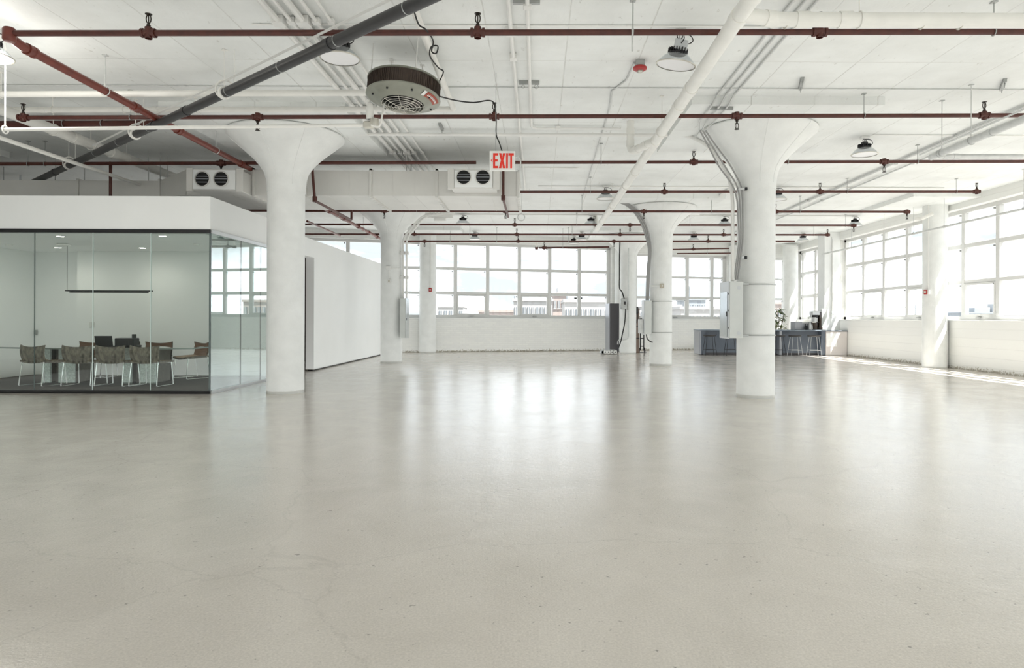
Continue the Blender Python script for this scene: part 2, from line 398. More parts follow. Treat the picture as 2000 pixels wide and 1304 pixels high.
def ceiling_mat():
    m = bpy.data.materials.new('board_marked_ceiling'); m.use_nodes = True; t = m.node_tree; b = t.nodes['Principled BSDF']
    tc = nd(t, 'ShaderNodeTexCoord'); sp = nd(t, 'ShaderNodeSeparateXYZ')
    n = nd(t, 'ShaderNodeTexNoise'); n.inputs['Scale'].default_value = 1.1; n.inputs['Detail'].default_value = 7; n.inputs['Roughness'].default_value = .62
    n2 = nd(t, 'ShaderNodeTexNoise'); n2.inputs['Scale'].default_value = 16; n2.inputs['Detail'].default_value = 7; n2.inputs['Roughness'].default_value = .65
    mp = nd(t, 'ShaderNodeMapping'); mp.inputs['Scale'].default_value = (1, .35, 1)
    t.links.new(tc.outputs['Object'], sp.inputs[0]); t.links.new(tc.outputs['Object'], n.inputs['Vector']); t.links.new(tc.outputs['Object'], mp.inputs['Vector']); t.links.new(mp.outputs['Vector'], n2.inputs['Vector'])
    def seam(axis, pitch, off, width, wob):
        a = nd(t, 'ShaderNodeMath', operation='MULTIPLY_ADD'); a.inputs[1].default_value = wob; t.links.new(n2.outputs['Fac'], a.inputs[0]); t.links.new(sp.outputs[axis], a.inputs[2])
        d = nd(t, 'ShaderNodeMath', operation='MULTIPLY_ADD'); d.inputs[1].default_value = 1/pitch; d.inputs[2].default_value = off; t.links.new(a.outputs[0], d.inputs[0])
        f = nd(t, 'ShaderNodeMath', operation='FRACT'); t.links.new(d.outputs[0], f.inputs[0])
        g = nd(t, 'ShaderNodeMath', operation='SUBTRACT'); g.inputs[1].default_value = .5; t.links.new(f.outputs[0], g.inputs[0])
        h = nd(t, 'ShaderNodeMath', operation='ABSOLUTE'); t.links.new(g.outputs[0], h.inputs[0])
        k = nd(t, 'ShaderNodeMapRange'); k.inputs['From Min'].default_value = 0; k.inputs['From Max'].default_value = width/pitch; k.inputs['To Min'].default_value = 1; k.inputs['To Max'].default_value = 0
        t.links.new(h.outputs[0], k.inputs['Value']); return k
    s1 = seam('X', .93, .13, .011, .02); s2 = seam('Y', 2.65, .3, .010, .02)
    mxs = nd(t, 'ShaderNodeMath', operation='MAXIMUM'); t.links.new(s1.outputs['Result'], mxs.inputs[0]); t.links.new(s2.outputs['Result'], mxs.inputs[1])
    gate = nd(t, 'ShaderNodeMapRange'); gate.inputs['From Min'].default_value = .36; gate.inputs['From Max'].default_value = .62; t.links.new(n.outputs['Fac'], gate.inputs['Value'])
    sg = nd(t, 'ShaderNodeMath', operation='MULTIPLY'); t.links.new(mxs.outputs[0], sg.inputs[0]); t.links.new(gate.outputs['Result'], sg.inputs[1])
    r = nd(t, 'ShaderNodeValToRGB'); e = r.color_ramp.elements; e[0].position = .3; e[0].color = (.735, .745, .725, 1); e[1].position = .6; e[1].color = (.825, .84, .825, 1)
    t.links.new(n.outputs['Fac'], r.inputs['Fac'])
    fl = nd(t, 'ShaderNodeMapRange'); fl.inputs['From Min'].default_value = .29; fl.inputs['From Max'].default_value = .36; fl.inputs['To Min'].default_value = .45; fl.inputs['To Max'].default_value = 0
    t.links.new(n2.outputs['Fac'], fl.inputs['Value'])
    sm = nd(t, 'ShaderNodeMath', operation='MULTIPLY_ADD', use_clamp=True); sm.inputs[1].default_value = .5; t.links.new(sg.outputs[0], sm.inputs[0]); t.links.new(fl.outputs['Result'], sm.inputs[2])
    mx = nd(t, 'ShaderNodeMix', data_type='RGBA'); t.links.new(sm.outputs[0], mx.inputs['Factor']); t.links.new(r.outputs['Color'], mx.inputs['A']); mx.inputs['B'].default_value = (.38, .36, .31, 1)
    t.links.new(mx.outputs['Result'], b.inputs['Base Color'])
    hh = nd(t, 'ShaderNodeMath', operation='MULTIPLY_ADD'); hh.inputs[1].default_value = -1.2; t.links.new(mxs.outputs[0], hh.inputs[0]); t.links.new(n2.outputs['Fac'], hh.inputs[2])
    bp = nd(t, 'ShaderNodeBump'); bp.inputs['Strength'].default_value = .45; bp.inputs['Distance'].default_value = .01
    t.links.new(hh.outputs[0], bp.inputs['Height']); t.links.new(bp.outputs['Normal'], b.inputs['Normal'])
    b.inputs['Roughness'].default_value = .6
    return m
M['ceiling'] = ceiling_mat()

# ------------------------------------------------------------------ the setting
ZC, ZP = 4.58, 4.46                     # slab soffit, drop-panel soffit
XR, XL, Y0, SL = 11.3, -16.0, -12.0, .26
BW = lambda x: 26.5+SL*x               # inner face of the slanted end wall
AL = math.atan(SL); CA, SA = math.cos(AL), math.sin(AL)

struct('floor', MB().prism([(XL-.4, Y0-.4), (XR+.4, Y0-.4), (XR+.4, BW(XR)+.5), (XL-.4, BW(XL)+.5)], -.25, 0), M['floor'])
struct('ceiling', MB().prism([(XL-.4, Y0-.4), (XR+.4, Y0-.4), (XR+.4, BW(XR)+.5), (XL-.4, BW(XL)+.5)], ZC, ZC+.3), M['ceiling'])

COLS = [(-4.37, 11.55), (3.67, 11.2), (-4.27, 19.44), (3.48, 18.8), (3.42, 25.2)]
PANELS = [(c[0], c[1]) for c in COLS[:4]]+[(3.42, 25.2), (11.0, 18.4), (11.0, 10.8), (-4.2, 25.3), (-12.0, 11.9), (-12.1, 19.8)]
for i, (x, y) in enumerate(PANELS):
    hx = 1.42
    x0, x1 = x-hx, min(x+hx, XR+.1); y1 = min(y+hx, BW(x-hx)-.05 if y > 24 else 99)
    struct('trim_%d' % (i+1), MB().box((x0, y-hx, ZP), (x1, y1, ZC+.01)), M['ceiling'])

ROWS = [(1.43, 2.22), (2.33, 3.17), (3.28, 4.14)]
WZ0, WZ1 = 1.31, 4.24
ROWS_R = [(1.42, 2.29), (2.39, 3.25), (3.37, 4.20)]; WZ1R = 4.30
winno = [0]
def window(org, ang, ts, rows, z1, thick=.12, handles=(), vis=True):
    """glazed bay along a wall: org + t*(cos, sin); ts are mullion centres, first and last its jambs. All in local axes: x along, y outward"""
    winno[0] += 1
    w = thing('window_%d' % winno[0], None, None, (org[0], org[1], 0), ang, kind='structure')
    hw = .07
    f = MB()
    f.box((ts[0]-hw, 0, WZ0), (ts[-1]+hw, thick, rows[0][0]-.0)).box((ts[0]-hw, 0, rows[-1][1]), (ts[-1]+hw, thick, z1))
    f.box((ts[0]-hw, 0, WZ0), (ts[0]+hw, thick, z1)).box((ts[-1]-hw, 0, WZ0), (ts[-1]+hw, thick, z1))
    f.build('window_frame', M['frame'], w)
    mm = MB().bbox((-hw, -.012, rows[0][0]), (hw, thick, rows[-1][1]), .012).mesh('mullion', M['frame'])
    for t in ts[1:-1]: shared('mullion', mm, w, (t, 0, 0))
    for (a, b) in zip(rows, rows[1:]):
        for t0, t1 in zip(ts, ts[1:]):
            MB().bbox((t0+hw, -.004, a[1]), (t1-hw, thick-.02, b[0]), .01).build('transom', M['frame'], w)
    for t0, t1 in zip(ts, ts[1:]):
        for a in rows:
            MB().add([(t0+hw, .06, a[0]), (t1-hw, .06, a[0]), (t1-hw, .06, a[1]), (t0+hw, .06, a[1])], [(0,1,2,3)]).build('pane', M['glasspane'], w)
            if vis:   # small dark catch in each light's upper corner
                MB().bbox((t1-hw-.075, -.02, a[1]-.075), (t1-hw-.03, .05, a[1]-.03), .006).build('catch', M['galv'], w)
    for k in handles:
        t0, t1 = ts[k], ts[k+1]
        v = MB()
        for (xa, xb, za, zb) in ((t0+hw, t1-hw, rows[0][0], rows[0][0]+.055), (t0+hw, t1-hw, rows[0][1]-.05, rows[0][1]), (t0+hw, t0+hw+.05, rows[0][0]+.055, rows[0][1]-.05), (t1-hw-.05, t1-hw, rows[0][0]+.055, rows[0][1]-.05)):
            v.box((xa, -.02, za), (xb, .058, zb))
        s = v.build('vent_sash', M['frame'], w)
        m_ = (t0+t1)/2
        MB().bbox((m_-.09, -.05, rows[0][0]-.05), (m_+.09, -.012, rows[0][0]-.02), .008).build('handle', M['galv'], s)
    return w
def portal(loc, rot, w, h):
    d = bpy.data.lights.new('portal', 'AREA'); d.shape = 'RECTANGLE'; d.size = w; d.size_y = h; d.cycles.is_portal = True
    o = bpy.data.objects.new('portal', d); C.objects.link(o); o.location = loc; o.rotation_euler = rot

# right wall: glazing plane 0.22 m behind the inner face. Local x runs towards -Y, local y outward (+X)
GX = XR+.22
wr = MB()
wr.box((XR, Y0-.4, -.25), (XR+.45, BW(XR)+.5, 1.29)).box((XR, Y0-.4, WZ1R), (XR+.45, BW(XR)+.5, ZC+.3))
RY = lambda u: GX*F/(u-U0)              # where the glazing plane meets a photo column
BAYS_R = [[29.2, RY(1567.5), RY(1592), 26.3, 25.6], [RY(1650.5), RY(1685.6), RY(1725.5), RY(1770.7), 19.42], [19.2, RY(1880.6), RY(1948), 15.33, 13.98, 12.63, 11.28], [10.4, 9.1, 7.8, 6.5, 5.2, 3.9, 2.6], [2.0, .7, -.6, -1.9, -3.2, -4.5], [-5.1, -6.4, -7.7, -9, -10.3, -11.6]]
edges = [BW(XR)+.5]+[e for b in BAYS_R for e in (b[0]+.07, b[-1]-.07)]+[Y0-.4]
for a, b in zip(edges[::2], edges[1::2]): wr.box((XR+.02, b, 1.29), (XR+.45, a, WZ1R))
struct('wall_right', wr, M['brick_y'])
for i, b in enumerate(BAYS_R):
    window((GX, 0), -PI/2, [-t for t in b], ROWS_R, WZ1R, handles=(1, 3) if i < 3 else (), vis=i < 3)
    portal((GX+.25, (b[0]+b[-1])/2, 2.78), (0, PI/2, 0), 2.9, b[0]-b[-1])
struct('sill_right', MB().bbox((XR-.03, Y0, 1.285), (GX+.02, 25.0, 1.315), .008).bbox((XR-.03, 25.5, 1.285), (GX+.02, 29.2, 1.315), .008), M['white'])

# slanted end wall: local frame at (0, BW(0)), x along the wall, y outward
def onwall(x, off=0.0, z=0.0):          # world point beside the end wall at world x
    return Vector((x-off*SA*1.0, BW(x)+off*CA, z))
WM = Matrix.Translation((0, BW(0), 0)) @ Matrix.Rotation(AL, 4, 'Z')
tx = lambda x: x/CA
wb = MB()
wb.box((tx(XL-.4), 0, -.25), (tx(XR+.4), .45, 1.29)).box((tx(XL-.4), 0, WZ1), (tx(XR+.4), .45, ZC+.3))
def BX(u):                              # world x where the end wall's glazing meets a photo column
    k = (u-U0)/F; return k*(26.5+.185)/(1-SL*k)
BAYS_B = [([-8.3-1.3*3, -8.3-2.6, -8.3-1.3, -8.3, BX(681.5), -5.75, BX(825)], ROWS, WZ1, (1, 3)), ([BX(838), BX(891.5), BX(954.5), BX(1016.5), BX(1075.5), BX(1133.5), BX(1190)], ROWS, WZ1, (1, 3)),
          ([BX(1243), BX(1296), BX(1344.5), BX(1392.7), BX(1416)], [(1.42, 2.16), (2.26, 3.03), (3.12, 3.93)], 4.03, (1,)), ([BX(1440), BX(1480), BX(1534)], [(1.42, 2.16), (2.26, 3.03), (3.12, 3.93)], 4.03, ())]
eb = [XL-.4]+[e for b in BAYS_B for e in (b[0][0]-.07, b[0][-1]+.07)]+[XR+.4]
for a, b in zip(eb[::2], eb[1::2]): wb.box((tx(a), .02, 1.29), (tx(b), .45, WZ1))
for b in BAYS_B[2:]: wb.box((tx(b[0][0]-.07), .02, b[2]), (tx(b[0][-1]+.07), .45, WZ1))
ob = struct('wall_back', wb, M['brick_x']); ob.matrix_world = WM
for (xs, rows, z1, hd) in BAYS_B:
    o_ = WM @ Vector((0, .18, 0))
    window((o_.x, o_.y), AL, [tx(x) for x in xs], rows, z1, handles=hd)
    c = WM @ Vector((tx((xs[0]+xs[-1])/2), .5, 2.78)); portal(c, (PI/2, 0, AL+PI if False else AL), tx(xs[-1]-xs[0]), 2.9)
struct('sill_back', MB().bbox((tx(-12.5), -.03, 1.285), (tx(3.0), .2, 1.315), .008).bbox((tx(4.1), -.03, 1.285), (tx(10.8), .2, 1.315), .008), M['white']).matrix_world = WM

# walls out of the frame: left side and behind the camera (with its own row of windows)
struct('wall_left', MB().box((XL-.4, Y0-.4, -.25), (XL, BW(XL)+.5, ZC+.3)), M['white'])
wf = MB().box((XL-.4, Y0-.4, -.25), (XR+.4, Y0, 1.29)).box((XL-.4, Y0-.4, WZ1), (XR+.4, Y0, ZC+.3))
BF = [[-15.2, -13.9, -12.6, -11.3, -10, -8.7], [-8.0, -6.7, -5.4, -4.1, -2.8, -1.5], [-.8, .5, 1.8, 3.1, 4.4, 5.7], [6.4, 7.7, 9.0, 10.3]]
ef = [XL-.4]+[e for b in BF for e in (b[0]-.07, b[-1]+.07)]+[XR+.4]
for a, b in zip(ef[::2], ef[1::2]): wf.box((a, Y0-.4, 1.29), (b, Y0, WZ1))
struct('wall_front', wf, M['brick_x'])
for b in BF:
    window((0, Y0-.2), PI, [-t for t in b[::-1]], ROWS, WZ1, vis=False)
    portal(((b[0]+b[-1])/2, Y0-.5, 2.78), (-PI/2, 0, 0), b[-1]-b[0], 2.9)

# long white partition beyond the meeting room, with the door opening at its near end
XP = -5.46
pw = MB().box((XP-.2, 16.25, .03), (XP, BW(XP)-.02, 3.19)).box((XP-.2, 14.86, 2.76), (XP, 16.25, 3.19))
struct('wall_partition', pw, M['drywall'])
struct('shadow_gap_partition', MB().box((XP-.16, 16.29, 0), (XP-.04, BW(XP)-.05, .03)), M['black'])  # recessed black strip stands for the shadow gap under the partition
# dim corridor behind the opening
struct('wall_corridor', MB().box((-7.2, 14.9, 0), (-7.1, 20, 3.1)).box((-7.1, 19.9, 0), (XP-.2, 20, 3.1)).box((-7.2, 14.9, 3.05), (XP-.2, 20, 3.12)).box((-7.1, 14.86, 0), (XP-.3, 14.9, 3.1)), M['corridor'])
struct('door_1', MB().bbox((-6.55, 15.05, .01), (-6.5, 16.3, 2.7), .01), M['walnut'])

# pilaster and round wall columns
struct('trim_20', MB().bbox((10.72, 24.9, 0), (XR+.02, 25.5, 4.58), .01).box((10.98, 24.86, 0), (11.04, 24.9, 4.4)), M['white'])

# ------------------------------------------------------------------ mushroom columns
KZ = lambda z: 1.3+(z-1.3)*1.0194
PROF = [(.31, 0), (.31, KZ(3.42))]
CAP = [(.312, 3.42), (.312, 3.52), (.325, 3.64), (.36, 3.76), (.43, 3.87), (.54, 3.99), (.67, 4.11), (.80, 4.22), (.91, 4.315), (.945, 4.345), (.955, 4.37), (.945, 4.39), (.92, 4.40)]
CAP = [(r*1.02, KZ(z)) for r, z in CAP]
shaft_me = MB().lathe([(0, 0)]+PROF+[(0, KZ(3.42))], n=48).mesh('shaft', M['column'])
cap_mb = MB().lathe([(0, KZ(3.42))]+CAP+[(0, KZ(4.40))], n=56)
for th in (-.9, -1.7, .4, 2.2, 3.3):     # raised form-board seams on the flare
    cap_mb.tube([(r*math.cos(th)+.0*r, r*math.sin(th), z) for r, z in CAP[1:-2]], .006, 5)
cap_me = cap_mb.mesh('capital', M['column'])
CL = ['white mushroom column beside the glass meeting room corner', 'white mushroom column with a breaker panel and cables strapped to its side',
      'white mushroom column at the far end of the white partition', 'white mushroom column with thick grey cables curving down its flared capital, in the middle distance', 'white mushroom column farthest away, beside the dark cabinet near the end wall']
for (x, y), l in zip(COLS, CL):
    t = thing('mushroom_column', l, 'column', (x, y, 0), group='flared concrete columns', kind='thing')
    shared('shaft', shaft_me, t, (0,0,0)); shared('capital', cap_me, t, (0,0,0))
wc = MB().lathe([(0, 0), (.31, 0), (.31, ZP), (0, ZP)], n=40).mesh('wall_column', M['column'])
for (x, y, l) in ((10.98, 18.4, 'round white column in front of the right hand windows with a red pull station'), (-4.15, BW(-4.2)-.28, 'round white column at the end wall with a red alarm box'),
                  (3.45, BW(3.45)-.15, 'round white column at the end wall behind the dark cabinet'), (8.5, BW(8.5)-.15, 'round white column at the end wall behind the slate bar'), (10.85, 28.6, 'round white column in the far corner behind the coffee machine')):
    o = bpy.data.objects.new('round_column', wc); C.objects.link(o); o.location = (x, y, 0); tag(o, l, 'column', 'round wall columns', 'thing')

# ------------------------------------------------------------------ glass meeting room
GY, GXS, RT = 11.27, -5.54, 2.72        # front glass plane, side glass plane, glass head height
XLW, YB = -11.13, 14.45
hd = MB().box((XL, GY-.02, 2.78), (GXS, GY+.13, 3.34)).box((GXS-.15, GY+.13, 2.78), (GXS, 14.86, 3.34))
struct('wall_header', hd, M['drywall'])
struct('ceiling_meeting', MB().box((XLW-.1, GY+.13, RT), (GXS-.15, 14.9, 2.80)), M['drywall'])
struct('floor_meeting', MB().box((XL, GY+.1, .002), (GXS-.03, 14.9, .02)), M['carpet'])
struct('wall_meeting_back', MB().box((-10.0, YB, .02), (GXS-.02, YB+.4, RT)).box((XLW-.1, YB+.27, .02), (-10.0, YB+.4, RT)), M['drywall'])
struct('wall_meeting_left', MB().box((XLW-.1, GY+.06, .02), (XLW, YB+.3, RT)), M['drywall'])
gf = thing('wall_glass_front', None, None, (0, GY, 0), kind='structure')
MB().box((XL, -.03, RT), (GXS+.0, .05, 2.78)).build('head_rail', M['mullblack'], gf)
MB().box((XL, -.03, 0), (GXS+.0, .05, .055)).build('base_rail', M['mullblack'], gf)
js = [-12.5, -11.5, -10.5, -9.51, (67-U0)*GY/F, (181-U0)*GY/F, (294-U0)*GY/F, GXS]
for i, (a, b) in enumerate(zip(js, js[1:])):
    MB().box((a+.006, .0, .055), (b-.006, .012, RT)).build('pane', M['glassroom'], gf)
    MB().box((a-.004, -.002, .055), (a+.004, .014, RT)).build('pane_edge', M['edgedark'] if i < 5 else M['edge'], gf)
gs = thing('wall_glass_side', None, None, (GXS, GY, 0), kind='structure')
MB().box((-.05, 0, RT), (.03, 3.55, 2.78)).build('head_rail', M['steel'], gs)
MB().box((-.05, 0, 0), (.03, 3.55, .05)).build('base_rail', M['steel'], gs)
MB().box((-.02, -.012, .05), (.006, .012, RT)).build('corner_edge', M['edgedark'], gs)
for a, b in ((.02, 1.16), (1.17, 2.05), (2.06, 3.5)):
    MB().box((-.012, a, .05), (0, b, RT)).build('pane', M['glassside'], gs)
    MB().box((-.013, b, .05), (.001, b+.006, RT)).build('pane_edge', M['edgedark'], gs)
# recessed downlights (lit) and smoke discs
for k, (u, v) in enumerate(((118, 461.5), (113, 491), (318, 461), (278, 490.5))):
    d = min(13.75, (RT-EYE)*F/(V0+ROLL*(u-U0)-v)); p = P(u, v, d)
    t = thing('recessed_downlight', 'small lit round downlight in the meeting room ceiling, ' + ('front left', 'back left', 'front right', 'back right')[k] + ' of four', 'light', (p.x, d, RT), group='meeting room downlights')
    MB().lathe([(.06, -.002), (.075, -.006), (.085, -.004), (.085, 0)], n=24).build('trim_ring', M['plate'], t)
    MB().lathe([(0, -.003), (.06, -.003)], n=24).build('lens', M['downlight'], t)
    ld = bpy.data.lights.new('downlight_lamp', 'SPOT'); ld.energy = 15; ld.spot_size = 2.7; ld.spot_blend = .8; ld.shadow_soft_size = .06; ld.color = (1, .94, .84)
    lo = bpy.data.objects.new('downlight_lamp', ld); C.objects.link(lo); lo.location = (p.x, d, RT-.02)
ml_d = bpy.data.lights.new('meeting_fill', 'AREA'); ml_d.shape = 'RECTANGLE'; ml_d.size = 4.6; ml_d.size_y = 2.4; ml_d.energy = 10; ml_d.color = (1, .96, .9)  # added overhead fill for the meeting room, no fixture behind it
ml = bpy.data.objects.new('meeting_fill', ml_d); C.objects.link(ml); ml.location = (-8.4, 12.85, RT-.015)
for k, (u, v) in enumerate(((18, 477), (384, 476))):
    d = (RT-EYE)*F/(V0+ROLL*(u-U0)-v); p = P(u, v, d)
    tag(MB().lathe([(0, -.03), (.05, -.03), (.06, -.01), (.06, 0)], n=20).build('smoke_detector', M['plate'], loc=(p.x, d, RT)), 'flat white detector disc on the meeting room ceiling near its ' + ('left wall' if k == 0 else 'right glass corner'), 'detector', 'meeting room ceiling discs')
# linear pendant
pl = thing('linear_pendant', 'thin black linear pendant lamp hanging in the glass meeting room', 'lamp', P(212, 569, 13.0))
x0, x1 = (129-212)*.01, (297-212)*.01
MB().bbox((x0, -.04, .0), (x1, .04, .025), .006).bbox((x0+.08, -.03, -.025), (x1-.08, .03, 0), .006).build('lamp_bar', M['black'], pl)
zc = RT-pl.location.z
MB().tube([(x0+.02, 0, .02), (x0+.02, 0, zc)], .004, 6).build('cable', M['blackmetal'], pl)
MB().tube([(x1-.02, 0, .02), (x1-.02, 0, zc)], .004, 6).build('cable', M['blackmetal'], pl)
MB().bbox((x0-.16, -.06, zc-.045), (x0+.06, .06, zc), .01).build('canopy', M['plate'], pl)
tag(MB().bbox((-.06, -.012, -.06), (.06, 0, .06), .006).bbox((-.035, -.018, -.04), (-.004, -.01, .04), .003).bbox((.004, -.018, -.04), (.035, -.01, .04), .003).build('switch_plate', M['plate'], loc=P(180, 634, YB-.003)), 'white double switch plate on the back wall of the glass meeting room', 'switch')
tag(MB().bbox((-.03, -.015, -.055), (.03, 0, .055), .006).bbox((-.015, -.02, -.03), (.015, -.01, .03), .003).build('door_pull', M['galv'], loc=P(71, 649, YB+.265)), 'small dark recessed plate on the left part of the meeting room back wall', 'plate')

# conference table: boat shaped thin top on two pedestals of upright mottled slabs
TZ = .71
tb = thing('conference_table', 'long thin dark glass topped conference table on mottled metal slab pedestals', 'table', (-8.45, 13.1, .02))
def boat(hl, hw, n=18):
    up = [(-hl+2*hl*i/n, hw*(1-.42*abs(-1+2*i/n)**2.2)) for i in range(n+1)]
    return [(x, -y) for x, y in up]+[(x, y) for x, y in up[::-1]]
MB().prism(boat(1.84, .62), TZ-.022-.02, TZ-.02).build('table_top', M['tabletop'], tb)
MB().prism(boat(1.85, .63), TZ-.026-.02, TZ-.024-.0).build('top_edge', M['tableedge'], tb)
for sx in (-.78, .78):
    pd = MB().box((sx-.30, -.30, 0), (sx-.14, -.26, TZ-.05)).box((sx+.02, -.30, 0), (sx+.32, -.26, TZ-.05))
    pd.build('pedestal_slab', M['pedestal'], tb)
    MB().box((sx-.12, -.18, 0), (sx+.02, -.12, TZ-.05)).box((sx-.3, -.26, 0), (sx-.27, .28, TZ-.05)).box((sx+.28, -.26, 0), (sx+.32, .28, TZ-.05)).box((sx-.3, .24, 0), (sx+.32, .28, TZ-.05)).build('pedestal_core', M['pedestaldark'], tb)

def make_chair(label):
    t = thing('conference_chair', label, 'chair', (0,0,.02), group='conference chairs')
    def bk(off):
        def fn(u, v):
            x = (u-.5)*.56*(1-.05*(1-v)); z = .45+.275*v+.035*v*abs(2*u-1)**2
            y = -.235-.03*v+.05*(abs(2*u-1)**2)-.045*math.sin(v*PI)*0+.03*(1-math.sin(v*PI))+off
            return Vector((x, y, z))
        return fn
    MB().grid(bk(-.03), 10, 6, thick=(0, .022, 0)).build('backrest', M['velvet'], t)
    MB().grid(lambda u, v: bk(-.004)(.02+.96*u, .02+.96*v), 10, 6, thick=(0, .008, 0)).build('back_lining', M['walnut'], t)
    MB().grid(lambda u, v: Vector(((u-.5)*.52, -.24+.5*v, .43+.02*math.sin(v*PI)*0-.03*math.sin(u*PI)+.02*(1-v))), 8, 6, thick=(0, 0, .03)).build('seat', M['velvet'], t)
    MB().grid(lambda u, v: Vector(((u-.5)*.49, -.22+.46*v, .462-.03*math.sin(u*PI)+.02*(1-v))), 8, 6, thick=(0, 0, .006)).build('seat_pad', M['seatpad'], t)
    for s in (-1, 1):
        MB().tube(bend([(s*.25, .2, .44), (s*.265, .24, .012), (s*.265, -.26, .012), (s*.25, -.2, .47)], .03, 4), .0095, 8).build('leg', M['chrome'], t)
    for y_, z_ in ((-.2, .44), (.19, .425)): MB().tube([(-.25, y_, z_), (.25, y_, z_)], .009, 8).build('stretcher', M['chrome'], t)
    return t
c0 = make_chair('velvet backed conference chair, leftmost along the glass, turned slightly right')
c0.location = (-9.17, 12.36, .02); c0.rotation_euler = (0, 0, -.24)
cp = [((-8.40, 12.36), .02, 'velvet backed conference chair, second from the left along the glass'),
      ((-7.79, 12.36), -.05, 'velvet backed conference chair, third from the left along the glass'),
      ((-7.16, 12.36), -.06, 'velvet backed conference chair, nearest the glass corner of those backing the glass'),
      ((-7.22, 13.9), PI/2+.95, 'conference chair at the right end of the table, showing its brown inner back'),
      ((-9.42, 13.92), PI+.05, 'conference chair across the table behind the second velvet back'),
      ((-8.72, 13.92), PI-.1, 'conference chair across the table behind the black desk unit'),
      ((-8.02, 13.92), PI+.05, 'conference chair across the table nearest the right glass')]
for (p, rz, l) in cp: dup(c0, l, (p[0], p[1], .02), rz)
# things on the table
lt = thing('laptop', 'open black laptop standing on the conference table', 'laptop', (-8.50, 13.15, TZ+.001)); lt.rotation_euler = (0,0,PI+.15)
MB().bbox((-.16, -.11, 0), (.16, .11, .015), .005).build('keyboard_base', M['black'], lt)
MB().bbox((-.16, 0, 0), (.16, .01, .21), .005, Matrix.Translation((0, .11, .012)) @ Matrix.Rotation(-.25, 4, 'X') @ Matrix.Rotation(.0, 4, 'Y')).build('screen', M['black'], lt)
du = thing('desk_unit', 'black boxy desk unit with a small camera on its top on the conference table', 'device', (-8.14, 13.2, TZ+.001))
MB().bbox((-.19, -.1, 0), (.19, .1, .17), .012).build('housing', M['black'], du)
MB().bbox((-.17, -.106, .03), (.1, -.099, .14), .003).build('front_panel', M['blackmetal'], du)
MB().lathe([(0, .17), (.04, .17), (.04, .235), (.035, .245), (0, .245)], (.14, 0, 0), n=16).build('camera', M['black'], du)
MB().bbox((.19, -.08, 0), (.26, .06, .03), .008).build('handset', M['blackmetal'], du)
tag(MB().tube(smooth_path([(-7.9, 13.55, .66), (-7.98, 13.5, .45), (-8.02, 13.4, .32), (-7.9, 13.36, .36), (-7.84, 13.4, .5), (-7.84, 13.5, .71)], 5), .006, 6).build('power_cord', M['black']), 'thin dark cord looping down under the conference table', 'cord')

# ------------------------------------------------------------------ ductwork
DY = 12.7
dz0, dz1, DB = 3.63, 4.11, 14.4
dt = thing('air_duct', 'big white rectangular air duct with bolted flanges running across the room', 'duct', (0, DY, dz0))
xs = [(362-U0)*DY/F, -5.42, -4.42, (723-U0)*DY/F, (852-U0)*DY/F, -.38]
for a, b in zip(xs, xs[1:]):
    m_ = MB().box((a+.015, 0, 0), (b-.015, DB-DY, dz1-dz0))
    n_ = 3
    for j in range(1, n_):                # standing ribs pressed into the sheet
        x = a+(b-a)*j/n_; m_.box((x-.006, -.004, .0), (x+.006, 0, dz1-dz0)).box((x-.006, -.004, -.004), (x+.006, DB-DY, 0))
    m_.build('duct_section', M['duct'], dt)
for x in xs[1:]:
    f_ = MB().box((x-.02, -.035, -.035), (x+.02, DB-DY+.03, 0)).box((x-.02, -.035, 0), (x+.02, 0, dz1-dz0+.03)).box((x-.02, -.035, dz1-dz0), (x+.02, DB-DY, dz1-dz0+.03))
    for j in range(8): f_.bbox((x-.032, .1+.2*j, -.045), (x+.032, .13+.2*j, -.03), .004)
    f_.build('flange', M['duct'], dt)
a, b = xs[0], -7.45
y0, y1, e0, e1 = .4, 1.55, .02, .35
MB().add([(a,0,0),(a,DB-DY,0),(a,DB-DY,dz1-dz0),(a,0,dz1-dz0),(b,y0,e0),(b,y1,e0),(b,y1,e1),(b,y0,e1)], [(0,1,5,4),(1,2,6,5),(2,3,7,6),(3,0,4,7),(0,3,2,1),(4,5,6,7)]).build('transition_piece', M['duct'], dt)
for (p, q) in ((-16, -9.05), (-9.05, -7.45)):
    MB().box((p+.01, y0, e0), (q-.01, y1, e1)).build('duct_section', M['duct'], dt)
    MB().box((q-.02, y0-.03, e0-.03), (q+.02, y1+.02, e1+.03)).build('flange', M['duct'], dt)
